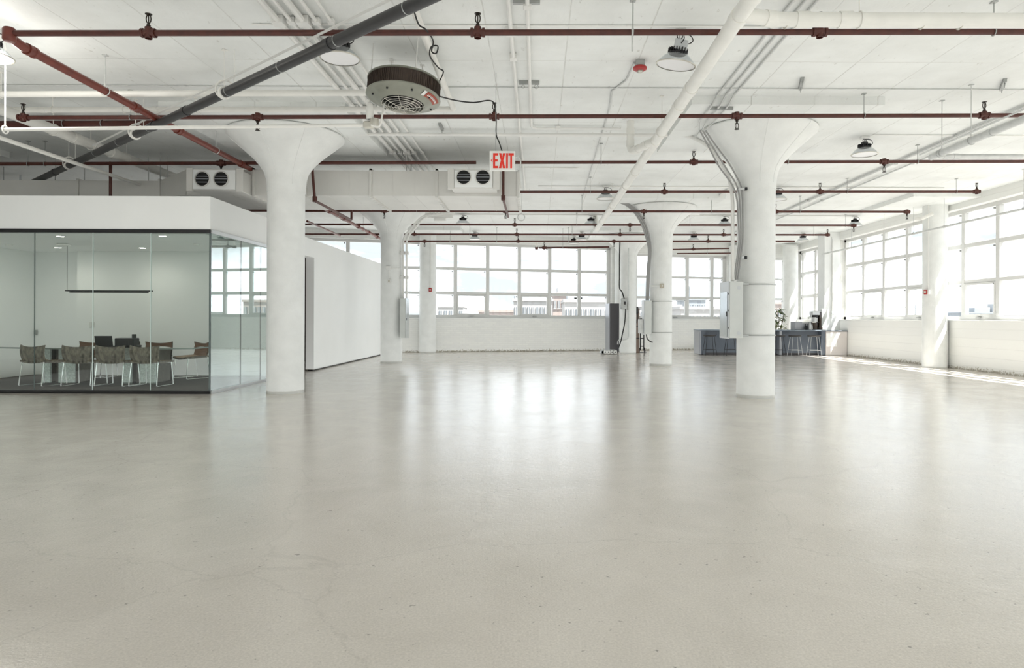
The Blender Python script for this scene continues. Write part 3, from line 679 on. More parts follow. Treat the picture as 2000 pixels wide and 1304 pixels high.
for (u0, u1, vt, vb, cs, cv, lb) in ((376, 463, 330, 372, (397, 433.5), 350, 'white air outlet box with two dark round nozzles beside the left column'), (886, 964, 331, 368, (906, 943.5), 346.5, 'white air outlet box with two dark round nozzles below the exit sign')):
    yf = 12.2; pc = P((u0+u1)/2, (vt+vb)/2, yf); k = yf/F
    w, h = (u1-u0)*k/2, (vb-vt)*k/2
    t = thing('air_outlet', lb, 'vent', pc, group='twin nozzle air outlets')
    MB().bbox((-w-.05, 0, -h), (w+.05, DY-yf+.0, h), .008).build('housing', M['duct'], t)
    for s in (-1, 1): MB().bbox((s*(w+.05)-.06, -.02, -h-.015), (s*(w+.05)+.06, .02, h+.015), .006).build('end_plate', M['duct'], t)
    MB().bbox((-w+.02, -.03, -h+.02), (w-.02, .0, h-.02), .006).build('face_plate', M['drywall'], t)
    for u in cs:
        q = P(u, cv, yf)-pc; R = Matrix.Translation((q.x, -.03, q.z)) @ Matrix.Rotation(PI/2, 4, 'X')
        g = MB().lathe([(.125, 0), (.132, .0), (.146, .006), (.146, .014), (.128, .02), (.124, .0), (.124, -.012)], n=32, M=R).build('nozzle_ring', M['duct'], t)
        MB().lathe([(0, .002), (.126, .002)], n=32, M=R).build('nozzle_mouth', M['dark'], g)
        for z in (.045, .0, -.06): MB().box((q.x-math.sqrt(.118**2-z*z), -.044, q.z+z-.005), (q.x+math.sqrt(.118**2-z*z), -.036, q.z+z+.005)).build('blade', M['greycab'], g)

# ------------------------------------------------------------------ sprinkler pipes
def head_mesh(sgn):
    m = MB().lathe([(0, 0), (.02, 0), (.02, .03*sgn), (.013, .034*sgn), (.013, .05*sgn), (0, .05*sgn)], n=10)
    m.tube([(.024*math.cos(t), 0, sgn*(.09+.045*math.sin(t))) for t in [2*PI*j/14 for j in range(14)]], .006, 6, closed=True)
    m.tube([(0, 0, .05*sgn), (0, 0, .13*sgn)], .006, 6)
    m.lathe([(0, .134*sgn), (.032, .134*sgn), (.034, .14*sgn), (0, .145*sgn)], n=12)
    return m.mesh('sprinkler_head', M['bronze'])
HEAD_UP, HEAD_DN = head_mesh(1), head_mesh(-1)
TEE = MB().lathe([(.036, -.07), (.046, -.07), (.046, -.045), (.038, -.045), (.038, .045), (.046, .045), (.046, .07), (.036, .07)], n=14, M=Matrix.Rotation(PI/2, 4, 'Y')).lathe([(.03, -.055), (.036, -.055), (.036, .055), (.03, .055)], n=12).mesh('tee_fitting', M['red'])
def hanger_mb(r, L, z0=0):
    m = MB().tube(ring((0,0,0), r+.008, .006, 'x'), .006, 6, closed=True)
    m.tube([(0, 0, r+.005), (0, 0, L)], .006, 6).bbox((-.03, -.03, L-.012), (.03, .03, L), .004)
    return m
def sprinkler_line(label, pts, r, d, heads=(), hangers=(), z_top=ZC, ext=None, elbow_end=None):
    """pts: photo pixels of its two ends (or more) at depth d; heads: (px, 'u' or 'd')"""
    w = [P(u, v, d) for u, v in pts]
    if ext is not None: w[0] = w[0]+(w[0]-w[1]).normalized()*ext
    t = thing('sprinkler_pipe', label, 'pipe', (0, d, 0), group='red sprinkler branch pipes')
    off = Vector((0, d, 0))
    MB().tube([p-off for p in w], r, 12).build('pipe', M['red'], t)
    def at(u):
        x = P(u, 300, d).x; a, b = w[0], w[-1]
        return a+(b-a)*((x-a.x)/(b.x-a.x))
    for u, s in heads:
        p = at(u)-off
        te = shared('tee_fitting', TEE, t, p, (r/.03,)*3 if r > .03 else None)
        sc = 1.0
        shared('sprinkler_head', HEAD_UP if s == 'u' else HEAD_DN, te, (0, 0, .05 if s == 'u' else -.05))
    for u in hangers:
        p = at(u)-off
        hanger_mb(r, (z_top if not isinstance(z_top, dict) else z_top.get(u, ZC))-p.z-0).build('hanger', M['galv'], t, p)
    return t
sprinkler_line('red sprinkler pipe nearest the camera, crossing the whole ceiling', [(10, 65), (2060, 62)], .031, 6.85, [(289, 'u'), (932, 'u'), (1600, 'u')], [(1235,), (1940,)] and [1235, 1940])
sprinkler_line('second red sprinkler pipe, crossing just in front of both large column capitals', [(45, 229.5), (2060, 225)], .031, 9.64, [(45, 'u'), (503, 'd'), (965, 'u'), (1439, 'd'), (1922, 'u')], [255, 1687])
sprinkler_line('third red sprinkler pipe, passing behind the neck of the left column to the exit sign', [(-60, 320), (930, 317)], .033, 12.45, [(432, 'd')], [55, 88])
sprinkler_line('third red sprinkler pipe, from the exit sign to the cable clad column and onward', [(983, 317), (2060, 315)], .031, 12.45, [(1355, 'u'), (1727, 'd')], [1174, 1539, 1792])
sprinkler_line('fourth red sprinkler pipe, starting at the duct end and stopping near the windows', [(1016, 374.5), (1908, 374)], .031, 15.4, [(1298, 'u'), (1602, 'u'), (1908, 'u')], [1153, 1655, 1868])
sprinkler_line('fifth red sprinkler pipe, running along the back bottom edge of the duct', [(560, 411.5), (1772, 413.5)], .031, 17.65, [(751, 'd'), (988, 'd'), (1258, 'd'), (1515, 'u'), (1772, 'd')], [815, 1137, 1390, 1563], ext=5)
sprinkler_line('sixth red sprinkler pipe, behind the two middle columns', [(560, 438), (1668, 440)], .031, 20.65, [(1006, 'u'), (1231, 'd'), (1668, 'd')], [1127, 1348, 1652], ext=5)
sprinkler_line('seventh red sprinkler pipe, thin with four upright heads before the end windows', [(560, 457), (1617, 458.5)], .031, 23.2, [(810, 'u'), (1010, 'u'), (1212, 'u'), (1414, 'u'), (1617, 'u')], [918, 1118, 1590], ext=4)
sprinkler_line('eighth red sprinkler pipe, crossing in front of the farthest capital', [(790, 471), (1552, 471)], .031, 23.95, [(830, 'd'), (1013, 'u'), (1200, 'd'), (1384, 'u')], [880, 971, 1111])
sprinkler_line('short low red sprinkler pipe ending at the farthest capital', [(1052, 484), (1190, 482.5)], .034, 24.3, [(1064, 'u')], [1100])
sprinkler_line('faint red sprinkler pipe just beyond the farthest column, under the window heads', [(1314, 487), (1424, 485)], .026, 26.2, [(1355, 'u')], [1385])
sprinkler_line('lowest thin red pipe near the end windows, left of the cable clad column', [(1322, 495), (1432, 494)], .026, 26.5, [], [1382])
# header main along the room, with couplings
mp_ = thing('sprinkler_main', 'thick rust red sprinkler main running away above the glass meeting room', 'pipe', (0, 0, 0))
xm = lambda d: -5.42-.012*(d-6.85)
pts = [Vector((xm(6.85)-.06, 6.85, 4.20))]+[Vector((xm(d), d, 4.13)) for d in (7.0, 12.35, 17.0, 24.2)]
MB().tube(pts, .047, 14).build('pipe', M['redlight'], mp_)
MB().lathe([(0, -.075), (.05, -.072), (.062, -.05), (.062, .05), (.05, .07), (0, .075)], (xm(6.85)-.03, 6.85, 4.195), n=16).build('elbow', M['redlight'], mp_)
for d in (7.1, 9.0, 9.66, 10.1, 12.3, 14.3, 17.65, 19.0, 20.65, 22.0, 23.2):
    MB().lathe([(.047, -.06), (.062, -.06), (.062, -.025), (.054, -.02), (.054, .02), (.062, .025), (.062, .06), (.047, .06)], n=16, M=Matrix.Translation((xm(d), d, 4.13 if d > 6.9 else 4.19)) @ Matrix.Rotation(PI/2, 4, 'X')).build('coupling', M['redlight'], mp_)
for d in (8.35, 11.3, 16.0, 18.4, 21.3):
    hanger_mb(.05, ZC-4.13).build('hanger', M['galv_light'], mp_, (xm(d), d, 4.13)).rotation_euler = (0,0,PI/2)
dr = thing('sprinkler_drop', 'red drop pipe bent down under the duct right of the left column', 'pipe')
a_, b_ = P(609, 319, 12.45), P(615, 392, 12.45)
c_ = P(641, 413, 14.9)
MB().tube(bend([a_, Vector((b_.x, b_.y, b_.z)), Vector((b_.x, c_.y, b_.z)), Vector((b_.x, c_.y, 4.1))], .06), .026, 10).build('pipe', M['red'], dr)
MB().lathe([(.026, -.05), (.045, -.05), (.045, .05), (.026, .05)], (b_.x, b_.y, b_.z+.03), n=12).build('elbow', M['red'], dr)
MB().bbox(a_-Vector((.06, .05, .05)), a_+Vector((.1, .05, .05)), .02).build('tee_fitting', M['red'], dr)
vr = thing('sprinkler_drop', 'upright dark red pipe standing above the meeting room header', 'pipe')
p_ = P(216, 316, 12.5); MB().tube([p_, (p_.x, p_.y, 2.85)], .027, 10).build('pipe', M['red'], vr)
vr = thing('sprinkler_drop', 'dark red drop pipe hanging right below the exit sign', 'pipe')
p_ = P(983, 318, 12.5); q_ = P(983, 390, 12.5)
MB().tube(bend([p_, q_, (q_.x, 14.6, q_.z)], .06), .024, 10).build('pipe', M['red'], vr)
MB().lathe([(.024, -.04), (.04, -.04), (.04, .05), (.024, .05)], (q_.x, q_.y, q_.z+.03), n=12).build('elbow', M['red'], vr)
o = thing('sprinkler_main', 'heavy dark red pipe crossing the upper left behind the white line', 'pipe')
a_, b_ = P(-60, 242.5, 10.9), P(322, 241, 10.9)
MB().tube([a_, b_], .052, 14).build('pipe', M['red'], o)
for u in (200, 125): p_ = P(u, 242, 10.9); hanger_mb(.053, ZC-p_.z).build('hanger', M['galv'], o, p_)
MB().lathe([(.052, -.05), (.066, -.05), (.066, .05), (.052, .05)], n=14, M=Matrix.Translation(b_) @ Matrix.Rotation(PI/2, 4, 'Y')).build('coupling', M['redlight'], o)
dl = thing('sprinkler_main', 'red pipe drop joining the eighth and the short low sprinkler pipes', 'pipe')
p_, q_ = P(1048, 471, 24.1), P(1048, 484, 24.2); MB().tube([p_, q_], .045, 10).build('pipe', M['pipe_white'], dl)
MB().bbox(q_-Vector((.06,.06,.06)), q_+Vector((.06,.06,.04)), .02).build('elbow', M['red'], dl)
for (a_, b_, l) in (((600, 432), (664, 460), 'thin slanting red pipe above the white partition, left of the main'),):
    A_, B_ = P(*a_, 17.9), P(*b_, 22.4); o = thing('sprinkler_pipe', l, 'pipe'); MB().tube([A_, B_], .03, 10).build('pipe', M['redlight'], o)

# ------------------------------------------------------------------ white, dark and galvanised pipes
def pipe_thing(name, label, path, r, m, coup=(), hang=(), rb=None, cm=None, group=None, seg=14):
    path = [Vector(p) for p in path]
    t = thing(name, label, 'pipe', path[0], group=group); o = path[0]
    q = bend(path, rb) if rb else path
    MB().tube([p-o for p in q], r, seg).build('pipe', m, t)
    def along(k):                        # k = (segment index, fraction)
        i, f = int(k), k-int(k); return path[i]+(path[i+1]-path[i])*f, (path[i+1]-path[i]).normalized()
    for k in coup:
        p, d = along(k); R = Matrix.Translation(p-o) @ d.to_track_quat('Z', 'Y').to_matrix().to_4x4()
        MB().lathe([(r, -r*.9), (r*1.13, -r*.9), (r*1.13, r*.9), (r, r*.9)], n=18, M=R).build('coupling', cm or m, t)
    for k in hang:
        p, d = along(k); rz = math.atan2(d.y, d.x)
        h = hanger_mb(r, ZC-p.z).build('hanger', m if m != M['darkpipe'] else M['pipe_white'], t, p-o); h.rotation_euler = (0, 0, rz)
    return t
hW, xW = 2.75, 1.82
pipe_thing('drain_pipe', 'thick white drain pipe running straight away under the ceiling, right of centre', [(xW, 2.5, EYE+hW), (xW-.02, 20.7, EYE+hW), (xW-.02, 21.1, ZC)], .075, M['pipe_white'], coup=(.17, .196, .30, .335, .43, .55, .62, .9), hang=(.4, .75), rb=.25, seg=18)
pw_ = pipe_thing('drain_pipe', 'thick white pipe crossing the upper right corner with metal bands', [(xW, 6.0, EYE+hW), (xW+.33, 6.1, EYE+hW), (10.9, 6.12, EYE+hW-.0)], .066, M['pipe_white'], coup=(.9, 1.03, 1.075, 1.5), hang=(1.09, 1.29, 1.46), rb=.1, seg=18)
for k in (.45, 1.7, 2.05, 3.9): MB().tube(ring((k, .12, 0), .069, .0, 'x', 20), .007, 5, closed=True).build('band', M['brass'], pw_)
pipe_thing('drain_pipe', 'white elbow pipe dropping from the ceiling into the long drain pipe', [(1.52, 11.0, ZC), (1.52, 11.0, EYE+hW), (xW, 10.2, EYE+hW)], .06, M['pipe_white'], coup=(.35, .72, 1.25, 1.6), rb=.14)
MB().lathe([(.06, 0), (.15, 0), (.15, -.012), (.06, -.012)], (1.52, 11.0, ZC), n=24).build('trim_21', M['white'])['kind'] = 'structure'
# dark diagonal pipe with its white bracing channel
A_, B_ = P(846, -8, 2.75*F/630), P(60, 358, 2.75*F/259.5); A_ = A_+(A_-B_)*.12; B_ = B_+(B_-A_)*.10
dp = pipe_thing('dark_pipe', 'dark grey pipe running diagonally across the upper left of the ceiling', [A_, B_], .058, M['darkpipe'], coup=(.20, .42, .49, .80), hang=(.347, .535, .745), cm=M['darkpipe'])
dp['category'] = 'pipe'
o_ = A_; dv = (B_-A_); up_ = Vector((0, 0, .15))
MB().tube([up_+dv*.02, up_+dv*.66], .016, 4).build('bracing_channel', M['conduit'], dp)
for k in (.05, .12, .19, .26, .34, .42, .5, .58, .65): 
    R_ = Matrix.Translation(dv*k) @ dv.normalized().to_track_quat('Z', 'Y').to_matrix().to_4x4()
    MB().lathe([(.058, -.006), (.0605, -.006), (.0605, .006), (.058, .006)], n=16, M=R_).build('joint_ring', M['galv'], dp)
for k in (.347, .535, .745):
    R_ = Matrix.Translation(dv*k) @ dv.normalized().to_track_quat('Z', 'Y').to_matrix().to_4x4()
    MB().lathe([(.058, -.03), (.074, -.03), (.08, 0), (.074, .03), (.058, .03)], n=16, M=R_).tube([p for p in ring(dv*k+Vector((0, 0, .05)), .11, 0, 'y', 18)], .011, 6, closed=True).tube([dv*k+Vector((.12, 0, .05)), dv*k+Vector((.12, 0, ZC-A_.z-dv.z*k))], .006, 5).build('clevis', M['pipe_white'], dp)
pipe_thing('white_pipe', 'thick white pipe running away on the left above the meeting room', [(-7.8, 5.0, EYE+3.0), (-7.8, 15.0, EYE+3.0)], .085, M['pipe_white'], coup=(.1, .62, .72), hang=(.57, .66, .76))
pipe_thing('white_pipe', 'thin white pipe sloping away at the far left above the meeting room header', [(-7.85, 5.0, EYE+2.6), (-7.85, 12.55, EYE+2.6), (-7.85, 13.2, EYE+2.6)], .032, M['pipe_white'])
pipe_thing('white_pipe', 'straight white pipe crossing the upper left, ending behind the round heater', [P(-60, 184.5, 8.95), P(714, 181, 8.95)], .042, M['pipe_white'], hang=(.08,))
pipe_thing('white_pipe', 'white jointed pipe crossing behind the heater to a corner elbow', [P(16, 214.5, 9.95), P(886, 213, 9.95), (P(886, 213, 9.95).x-.0, 3.5, P(886, 213, 9.95).z+.02)], .042, M['pipe_white'], coup=(.08, .33, .48, .55, .62, .75, .93), hang=(.1, .26, .42), rb=.05)
# gas line to the heater
gl = thing('gas_pipe', 'thin white gas pipe running left from the valve under the round heater', 'pipe')
v_ = P(727, 244, 7.9); h_ = P(718, 196, 7.9); e_ = P(5, 253, 7.9)
MB().tube(bend([e_, v_, h_], .05), .022, 10).build('pipe', M['pipe_white'], gl)
MB().bbox(v_-Vector((.10, .04, .045)), v_+Vector((.03, .04, .04)), .015).lathe([(0, -.05), (.05, -.05), (.055, 0), (.05, .05), (0, .05)], v_+Vector((.03, -.01, .02)), n=14).build('valve', M['brass'], gl)
MB().lathe([(.02, -.1), (.042, -.1), (.046, .02), (.03, .09), (.02, .1)], (v_+h_)/2+Vector((0, 0, .02)), n=14).build('union', M['pipe_white'], gl)
MB().tube(smooth_path([v_+Vector((.0, -.06, -.02)), v_+Vector((.1, -.06, -.03)), v_+Vector((.13, -.04, .12)), v_+Vector((.13, .05, .27))], 5), .011, 8).build('flexible_tube', M['pipe_white'], gl)
MB().tube(ring(e_+Vector((.03, 0, 0)), .045, 0, 'x'), .01, 6, closed=True).tube([e_+Vector((.03, 0, .04)), e_+Vector((.03, 0, ZC-e_.z))], .009, 6).build('hanger', M['pipe_white'], gl)
# galvanised pipes, right
pipe_thing('galvanised_pipe', 'grey galvanised pipe hung on rods in the upper right', [(6.02, 3.5, EYE+2.5), (6.02, 10.2, EYE+2.5)], .05, M['galv_light'], coup=(.8, .975), hang=(.86, .96))
pipe_thing('galvanised_pipe', 'pale galvanised pipe branching level to the right window wall', [(6.02, 10.1, EYE+2.49), (11.2, 10.1, EYE+2.49)], .038, M['galv_light'], coup=(.03, .06))
pipe_thing('galvanised_pipe', 'slim galvanised channel just above the hung grey pipe', [(5.96, 3.5, EYE+2.62), (5.9, 10.3, EYE+2.56)], .014, M['galv_light'], seg=4)
pipe_thing('curtain_pipe', 'slim pale pipe hung along the right hand windows', [(10.5, 7.0, EYE+2.42), (10.5, 24.6, EYE+2.42)], .03, M['galv_light'], coup=(.56, .65, .72, .8, .88, .97), hang=(.38, .42, .58, .66, .75, .87), seg=10)
# grey/white conduits on the slab
def conduit(label, path, r, m=None, rb=None, clamps=(), cat='conduit', group='white conduits on the ceiling', grey_from=None):
    path = [Vector(p) for p in path]
    o = thing('conduit', label, cat, path[0], group=group)
    k_ = grey_from or len(path)-1
    MB().tube([p-path[0] for p in (bend(path[:k_+1], rb) if rb and k_ > 1 else path[:k_+1])], r, 8).build('tube', m or M['conduit'], o)
    if grey_from: MB().tube([p-path[0] for p in bend(path[k_:], rb or .1)], r*.95, 8).build('cable', M['cablegrey'], o)
    for k in clamps:
        i, f = int(k), k-int(k); p = path[i]+(path[i+1]-path[i])*f-path[0]
        MB().bbox(p-Vector((r*1.9, r*1.9, r*1.2)), p+Vector((r*1.9, r*1.9, max(r*1.05, min(r*1.6, ZC-.003-p.z-path[0].z)))), .004).build('clamp', m or M['conduit'], o)
    return o
zc = ZC-.05
for x, r, l in ((-2.84, .034, 'thick white conduit, leftmost of the ceiling bundle left of the heater'), (-2.70, .022, 'thin white conduit, second of the ceiling bundle left of the heater'), (-2.57, .036, 'thickest white conduit in the middle of the ceiling bundle left of the heater'), (-2.43, .022, 'thin white conduit, fourth of the ceiling bundle left of the heater'), (-2.27, .018, 'thinnest white conduit, nearest the heater in the ceiling bundle')):
    conduit(l, [(x, 4.8, zc), (x, 18.5, zc)], r, clamps=(.18, .4, .6))
conduit('white conduit above the exit sign, left one of the straight pair', [(-.31, 4.5, zc), (-.33, 17, zc)], .024, clamps=(.3,))
conduit('white conduit above the exit sign that turns right towards the drain elbow', [(-.12, 4.5, zc), (-.12, 11.3, zc), (1.4, 11.3, zc)], .022, rb=.15, clamps=(.35, 1.3))
conduit('thin conduit crossing the ceiling level with the nearest red pipe', [(-3.2, 7.43, ZC-.012), (10.8, 7.43, ZC-.012)], .010, clamps=(.3, .45, .62))
conduit('thin dark line of conduit crossing the whole ceiling before the columns', [(-9, 9.42, ZC-.012), (11, 9.42, ZC-.012)], .008, M['galv_light'], clamps=(.2, .5, .7))
conduit('white pipe crossing the ceiling to the cable clad column, then down its left side', [P(690, 262, 11.55), P(1345, 264, 11.55), P(1388, 287, 11.2), P(1424, 345, 11.1), P(1431, 385, 11.05), P(1431, 548, 10.85)], .03, rb=.2)
conduit('thin conduit on the ceiling right of the cable clad capital', [(5.9, 11.75, ZC-.015), (10.8, 11.75, ZC-.015)], .012, clamps=(.3, .6))
conduit('thin conduit zigzagging on the ceiling right of the exit sign', [P(1018, 326, 14.4), P(1125, 328, 14.4), P(1140, 324, 14.4), P(1300, 322, 14.4)], .014)
conduit('thin conduit crossing the ceiling halfway down the room', [(0, 16.4, ZC-.015), (10, 16.4, ZC-.015)], .014, clamps=(.2, .5))
conduit('thin conduit crossing the ceiling over the far lamps', [(-3, 20.9, ZC-.015), (10, 20.9, ZC-.015)], .015, clamps=(.2, .5))
conduit('grey conduit on the ceiling right of the second lamp, left of a pair', [(7.35, 8.5, ZC-.04), (7.35, 26, ZC-.04)], .028, M['galv_light'], clamps=(.3, .55))
conduit('grey conduit on the ceiling right of the second lamp, right of a pair', [(7.72, 8.5, ZC-.04), (7.72, 26, ZC-.04)], .018, M['galv_light'], clamps=(.3, .55))
conduit('white conduit behind the second middle capital, going far', [(4.75, 12.9, ZC-.04), (4.75, 26, ZC-.04)], .026, M['conduit'], clamps=(.3,))
for k, (x, l) in enumerate(((2.60, 'left'), (2.72, 'middle'), (2.84, 'right'))):
    conduit('pale conduit, %s of three running down to the cable clad capital' % l, [(x, 4.5, ZC-.02), (x, 9.72, ZC-.02), (x-.06, 9.76, ZP-.03), (x-.06, 10.55, ZP-.03), (2.60+.045*k, 10.75, ZP-.10), (2.76+.06*k, 10.9, 4.18), (2.97+.085*k, 10.98, 3.83+.03*k), (3.21+.07*k, 10.98, 3.52), (3.28+.045*k, 10.97, 3.3), (3.30+.03*k, 10.9, 2.6), (3.20+.03*k, 10.85, 1.95)], .014, M['galv_light'], rb=.12, group='conduits curving down the cable clad column', grey_from=4)
conduit('conduit from the red ceiling alarm running away along the slab', [(1.22, 8.5, ZC-.012), (1.2, 9.1, ZC-.012), (1.05, 9.55, ZC-.012), (1.10, 10.3, ZC-.012), (1.2, 18, ZC-.012)], .012, M['galv_light'])
cb = thing('black_cable', 'black cable from the heater over the red pipe down to the exit sign', 'cable')
MB().tube(smooth_path([P(858, 188, 8.2), P(890, 196, 8.6), P(925, 200, 8.8), P(955, 196, 8.9), P(966, 204, 8.95), P(969, 230, 8.95), P(969, 262, 8.93), P(975, 278, 8.92), P(981, 296, 8.92)], 5), .009, 6).build('cable', M['rubber'], cb)
cb = thing('black_cable', 'black cable coiled around the white pipe right of the heater', 'cable')
MB().tube(smooth_path([P(808, 20, 6.6), P(818, 48, 6.7), P(832, 58, 6.75), P(846, 80, 7.1), P(843, 100, 7.3), P(852, 104, 7.3), P(855, 90, 7.2), P(842, 92, 7.25), P(840, 110, 7.5), P(856, 132, 7.9), P(866, 140, 8.0), P(858, 160, 8.2), P(853, 180, 8.25)], 5), .008, 6).build('cable', M['rubber'], cb)

# ------------------------------------------------------------------ high-bay lamps
def fins_mb():
    m = MB().lathe([(0, .0), (.095, .0), (.105, .012), (.105, .02), (.05, .05), (.045, .085), (0, .085)], n=24)
    for j in range(20):
        m.box((.045, -.004, .012), (.112, .004, .062), M=Matrix.Rotation(2*PI*j/20, 4, 'Z'))
    return m
LH = .30                                  # slab to shade rim
def make_lamp(label):
    t = thing('high_bay_lamp', label, 'lamp', (0,0,ZC), group='high bay lamps under the slab')
    MB().bbox((-.065, -.05, -.045), (.065, .05, 0), .008).build('junction_box', M['plate'], t)
    MB().tube(ring((0, 0, -.075), .03, 0, 'y'), .006, 6, closed=True).tube([(0, 0, -.045), (0, 0, -.10)], .005, 6).build('hook', M['blackmetal'], t)
    fn = fins_mb().build('heat_sink', M['black'], t, (0, 0, -.205))
    MB().bbox((-.05, -.04, 0), (.05, .04, .05), .01).build('driver', M['black'], fn, (0, 0, .06))
    MB().tube(smooth_path([(.03, 0, -.05), (.12, .01, -.06), (.15, .01, -.12), (.09, 0, -.16), (.03, 0, -.14)], 5), .006, 6).build('cable', M['rubber'], t)
    sh = MB().lathe([(.098, -.195), (.11, -.20), (.155, -.235), (.20, -.285), (.218, -.318), (.222, -.322), (.216, -.322), (.196, -.288), (.15, -.24), (.106, -.206)], n=36).build('shade', M['reflector'], t)
    MB().lathe([(.214, -.330), (.226, -.328), (.228, -.318), (.216, -.315)], n=36).build('rim', M['brass'], sh)
    MB().lathe([(0, -.318), (.12, -.319), (.212, -.322)], n=36).build('lens', M['lens'], sh)
    return t
lp0 = make_lamp('high bay lamp right of the red ceiling alarm, tilted, with a grey driver box')
LAMPS = [((-2.27, 7.6), 'high bay lamp beside the ceiling conduit bundle, partly behind the dark diagonal pipe'), ((-6.26, 7.6), 'lit high bay lamp cut off by the upper left picture edge'),
         ((5.83, 11.9), 'high bay lamp hanging right of the cable clad capital'), ((1.66, 16.4), 'high bay lamp touching the long drain pipe before the middle capital'), ((5.9, 16.4), 'high bay lamp half hidden behind the cable clad column'),
         ((1.66, 20.9), 'high bay lamp left of the far end of the long drain pipe'), ((5.86, 20.9), 'high bay lamp just left of the cable clad column, far back'), ((9.95, 20.9), 'high bay lamp close to the right hand windows'),
         ((-2.36, 20.9), 'high bay lamp on the sixth red pipe right of the far left capital'), ((1.64, 25.0), 'high bay lamp under the seventh red pipe before the end windows, right one of two'), ((-2.38, 25.0), 'high bay lamp under the seventh red pipe before the end windows, left one of two'),
         ((5.85, 25.0), 'high bay lamp right of the middle column before the end windows'), ((9.95, 25.0), 'high bay lamp in the far right corner by the pilaster'), ((1.42, 26.25), 'farthest high bay lamp, hanging low against the end window heads')]
for (x, y), l in LAMPS: dup(lp0, l, (x, y, ZC))
lp0.location = (1.60, 7.55, ZC)
lits = [o for o in C.objects if o.get('label', '').startswith('lit high bay')][0]
for ch in lits.children:
    for g in ch.children:
        if g.name.startswith('lens'):
            me = g.data.copy(); me.materials.clear(); me.materials.append(M['lenslit']); g.data = me
pl_ = bpy.data.lights.new('lit_lamp', 'POINT'); pl_.energy = 40; pl_.shadow_soft_size = .2; pl_.color = (1, .96, .88)
po = bpy.data.objects.new('lit_lamp', pl_); C.objects.link(po); po.location = (-6.26, 7.6, ZC-.40)
# the first lamp hangs tilted, its driver box showing
PIV = Vector((0, 0, -.10)); RT_ = Matrix.Translation(PIV) @ Matrix.Rotation(.14, 4, 'Y') @ Matrix.Rotation(.10, 4, 'X') @ Matrix.Translation((0, 0, -.07)) @ Matrix.Translation(-PIV)
for ch in lp0.children:
    if ch.name.split('.')[0] in ('heat_sink', 'shade'): ch.matrix_local = RT_ @ Matrix.Translation(ch.location)
MB().bbox((-.075, -.012, -.06), (.075, .012, .06), .006, Matrix.Translation((-.0, -.06, -.19)) @ Matrix.Rotation(.2, 4, 'Y')).build('driver_box', M['lightgrey'], lp0)
MB().tube(smooth_path([(0, -.05, -.03), (.02, -.08, -.08), (.03, -.085, -.13), (0, -.075, -.18)], 5), .006, 6).build('wire', M['rubber'], lp0)

# ------------------------------------------------------------------ round unit heater
HX, HY, HZ = (786-U0)*8.1/F, 8.1, 3.985
ht = thing('unit_heater', 'round grey unit heater with dark finned band and wire fan guard', 'heater', (HX, HY, HZ)); ht.rotation_euler = (-.10, .05, 0)
R_ = .44
MB().lathe([(R_-.02, .0), (R_-.012, .0), (R_-.012, .175), (R_-.02, .175)], n=56).build('fin_band', M['fins'], ht)
fm = MB()
for j in range(110): fm.box((R_-.014, -.0025, .004), (R_-.003, .0025, .172), M=Matrix.Rotation(2*PI*j/110, 4, 'Z'))
tag(fm.build('fins', M['fins'], ht), kind='stuff')
MB().lathe([(0, .20), (R_-.05, .205), (R_, .195), (R_+.004, .178), (R_-.02, .17)], n=56).build('top_cover', M['gum'], ht)
MB().lathe([(R_-.02, .012), (R_+.004, .008), (R_+.008, -.006), (R_-.004, -.02), (.40, -.028), (.33, -.062), (.29, -.085), (.262, -.092), (.252, -.086), (.25, -.04)], n=56).build('bottom_pan', M['gum'], ht)
MB().lathe([(0, -.03), (.255, -.03)], n=40).build('fan_mouth', M['dark'], ht)
fb = MB()
for j in range(4):
    a = Matrix.Rotation(PI/2*j+.4, 4, 'Z')
    fb.add([a @ Vector(p) for p in ((.03, -.02, -.05), (.22, -.09, -.036), (.22, .06, -.066), (.03, .02, -.06))], [(0,1,2,3)])
fb.lathe([(0, -.075), (.04, -.07), (.045, -.04), (0, -.04)], n=16).build('fan', M['fanmetal'], ht)
gd = MB()
for r in (.05, .09, .13, .17, .21, .25): gd.tube(ring((0, 0, -.10-.035*(1-(r/.26)**2)), r, 0, 'z', 36), .0035, 5, closed=True)
for j in range(8):
    a = PI/4*j; gd.tube([(r*math.cos(a), r*math.sin(a), -.103-.035*(1-(r/.26)**2)) for r in (.02, .1, .18, .265)], .0035, 5)
gd.build('fan_guard', M['brass'], ht)
for a in (-1.9, -1.1, -.4, .6, 2.4, 3.6):
    MB().lathe([(0, -.008), (.012, -.008), (.012, .006), (0, .006)], (.37*math.cos(a), .37*math.sin(a), -.05), n=8).build('bolt', M['blackmetal'], ht)
def arc_plate(a0, a1, r0, r1, z0, z1, m, name, parent):
    return MB().grid(lambda u, v: Vector(((r0+(r1-r0)*v)*math.cos(a0+(a1-a0)*u), (r0+(r1-r0)*v)*math.sin(a0+(a1-a0)*u), z0+(z1-z0)*v)), 12, 1, thick=(0, 0, -.003)).build(name, m, parent)
wl = arc_plate(-.62, .12, .35, .425, -.056, -.026, M['warnred'], 'warning_label', ht)
for j in range(9): arc_plate(-.55+.07*j, -.51+.07*j, .378, .40, -.049, -.040, M['plate'], 'label_print', wl)
arc_plate(-.75, -.64, .35, .425, -.056, -.026, M['plate'], 'label_end', ht)
for (x, y, z) in ((.2, -.36, -.0), (-.25, .3, .19), (.13, .36, .19), (-.36, -.2, .0)):
    MB().tube([(x, y, z), (x, y, ZC-HZ)], .007, 6).bbox((x-.03, y-.03, ZC-HZ-.012), (x+.03, y+.03, ZC-HZ), .004).build('hanging_rod', M['conduit'], ht)

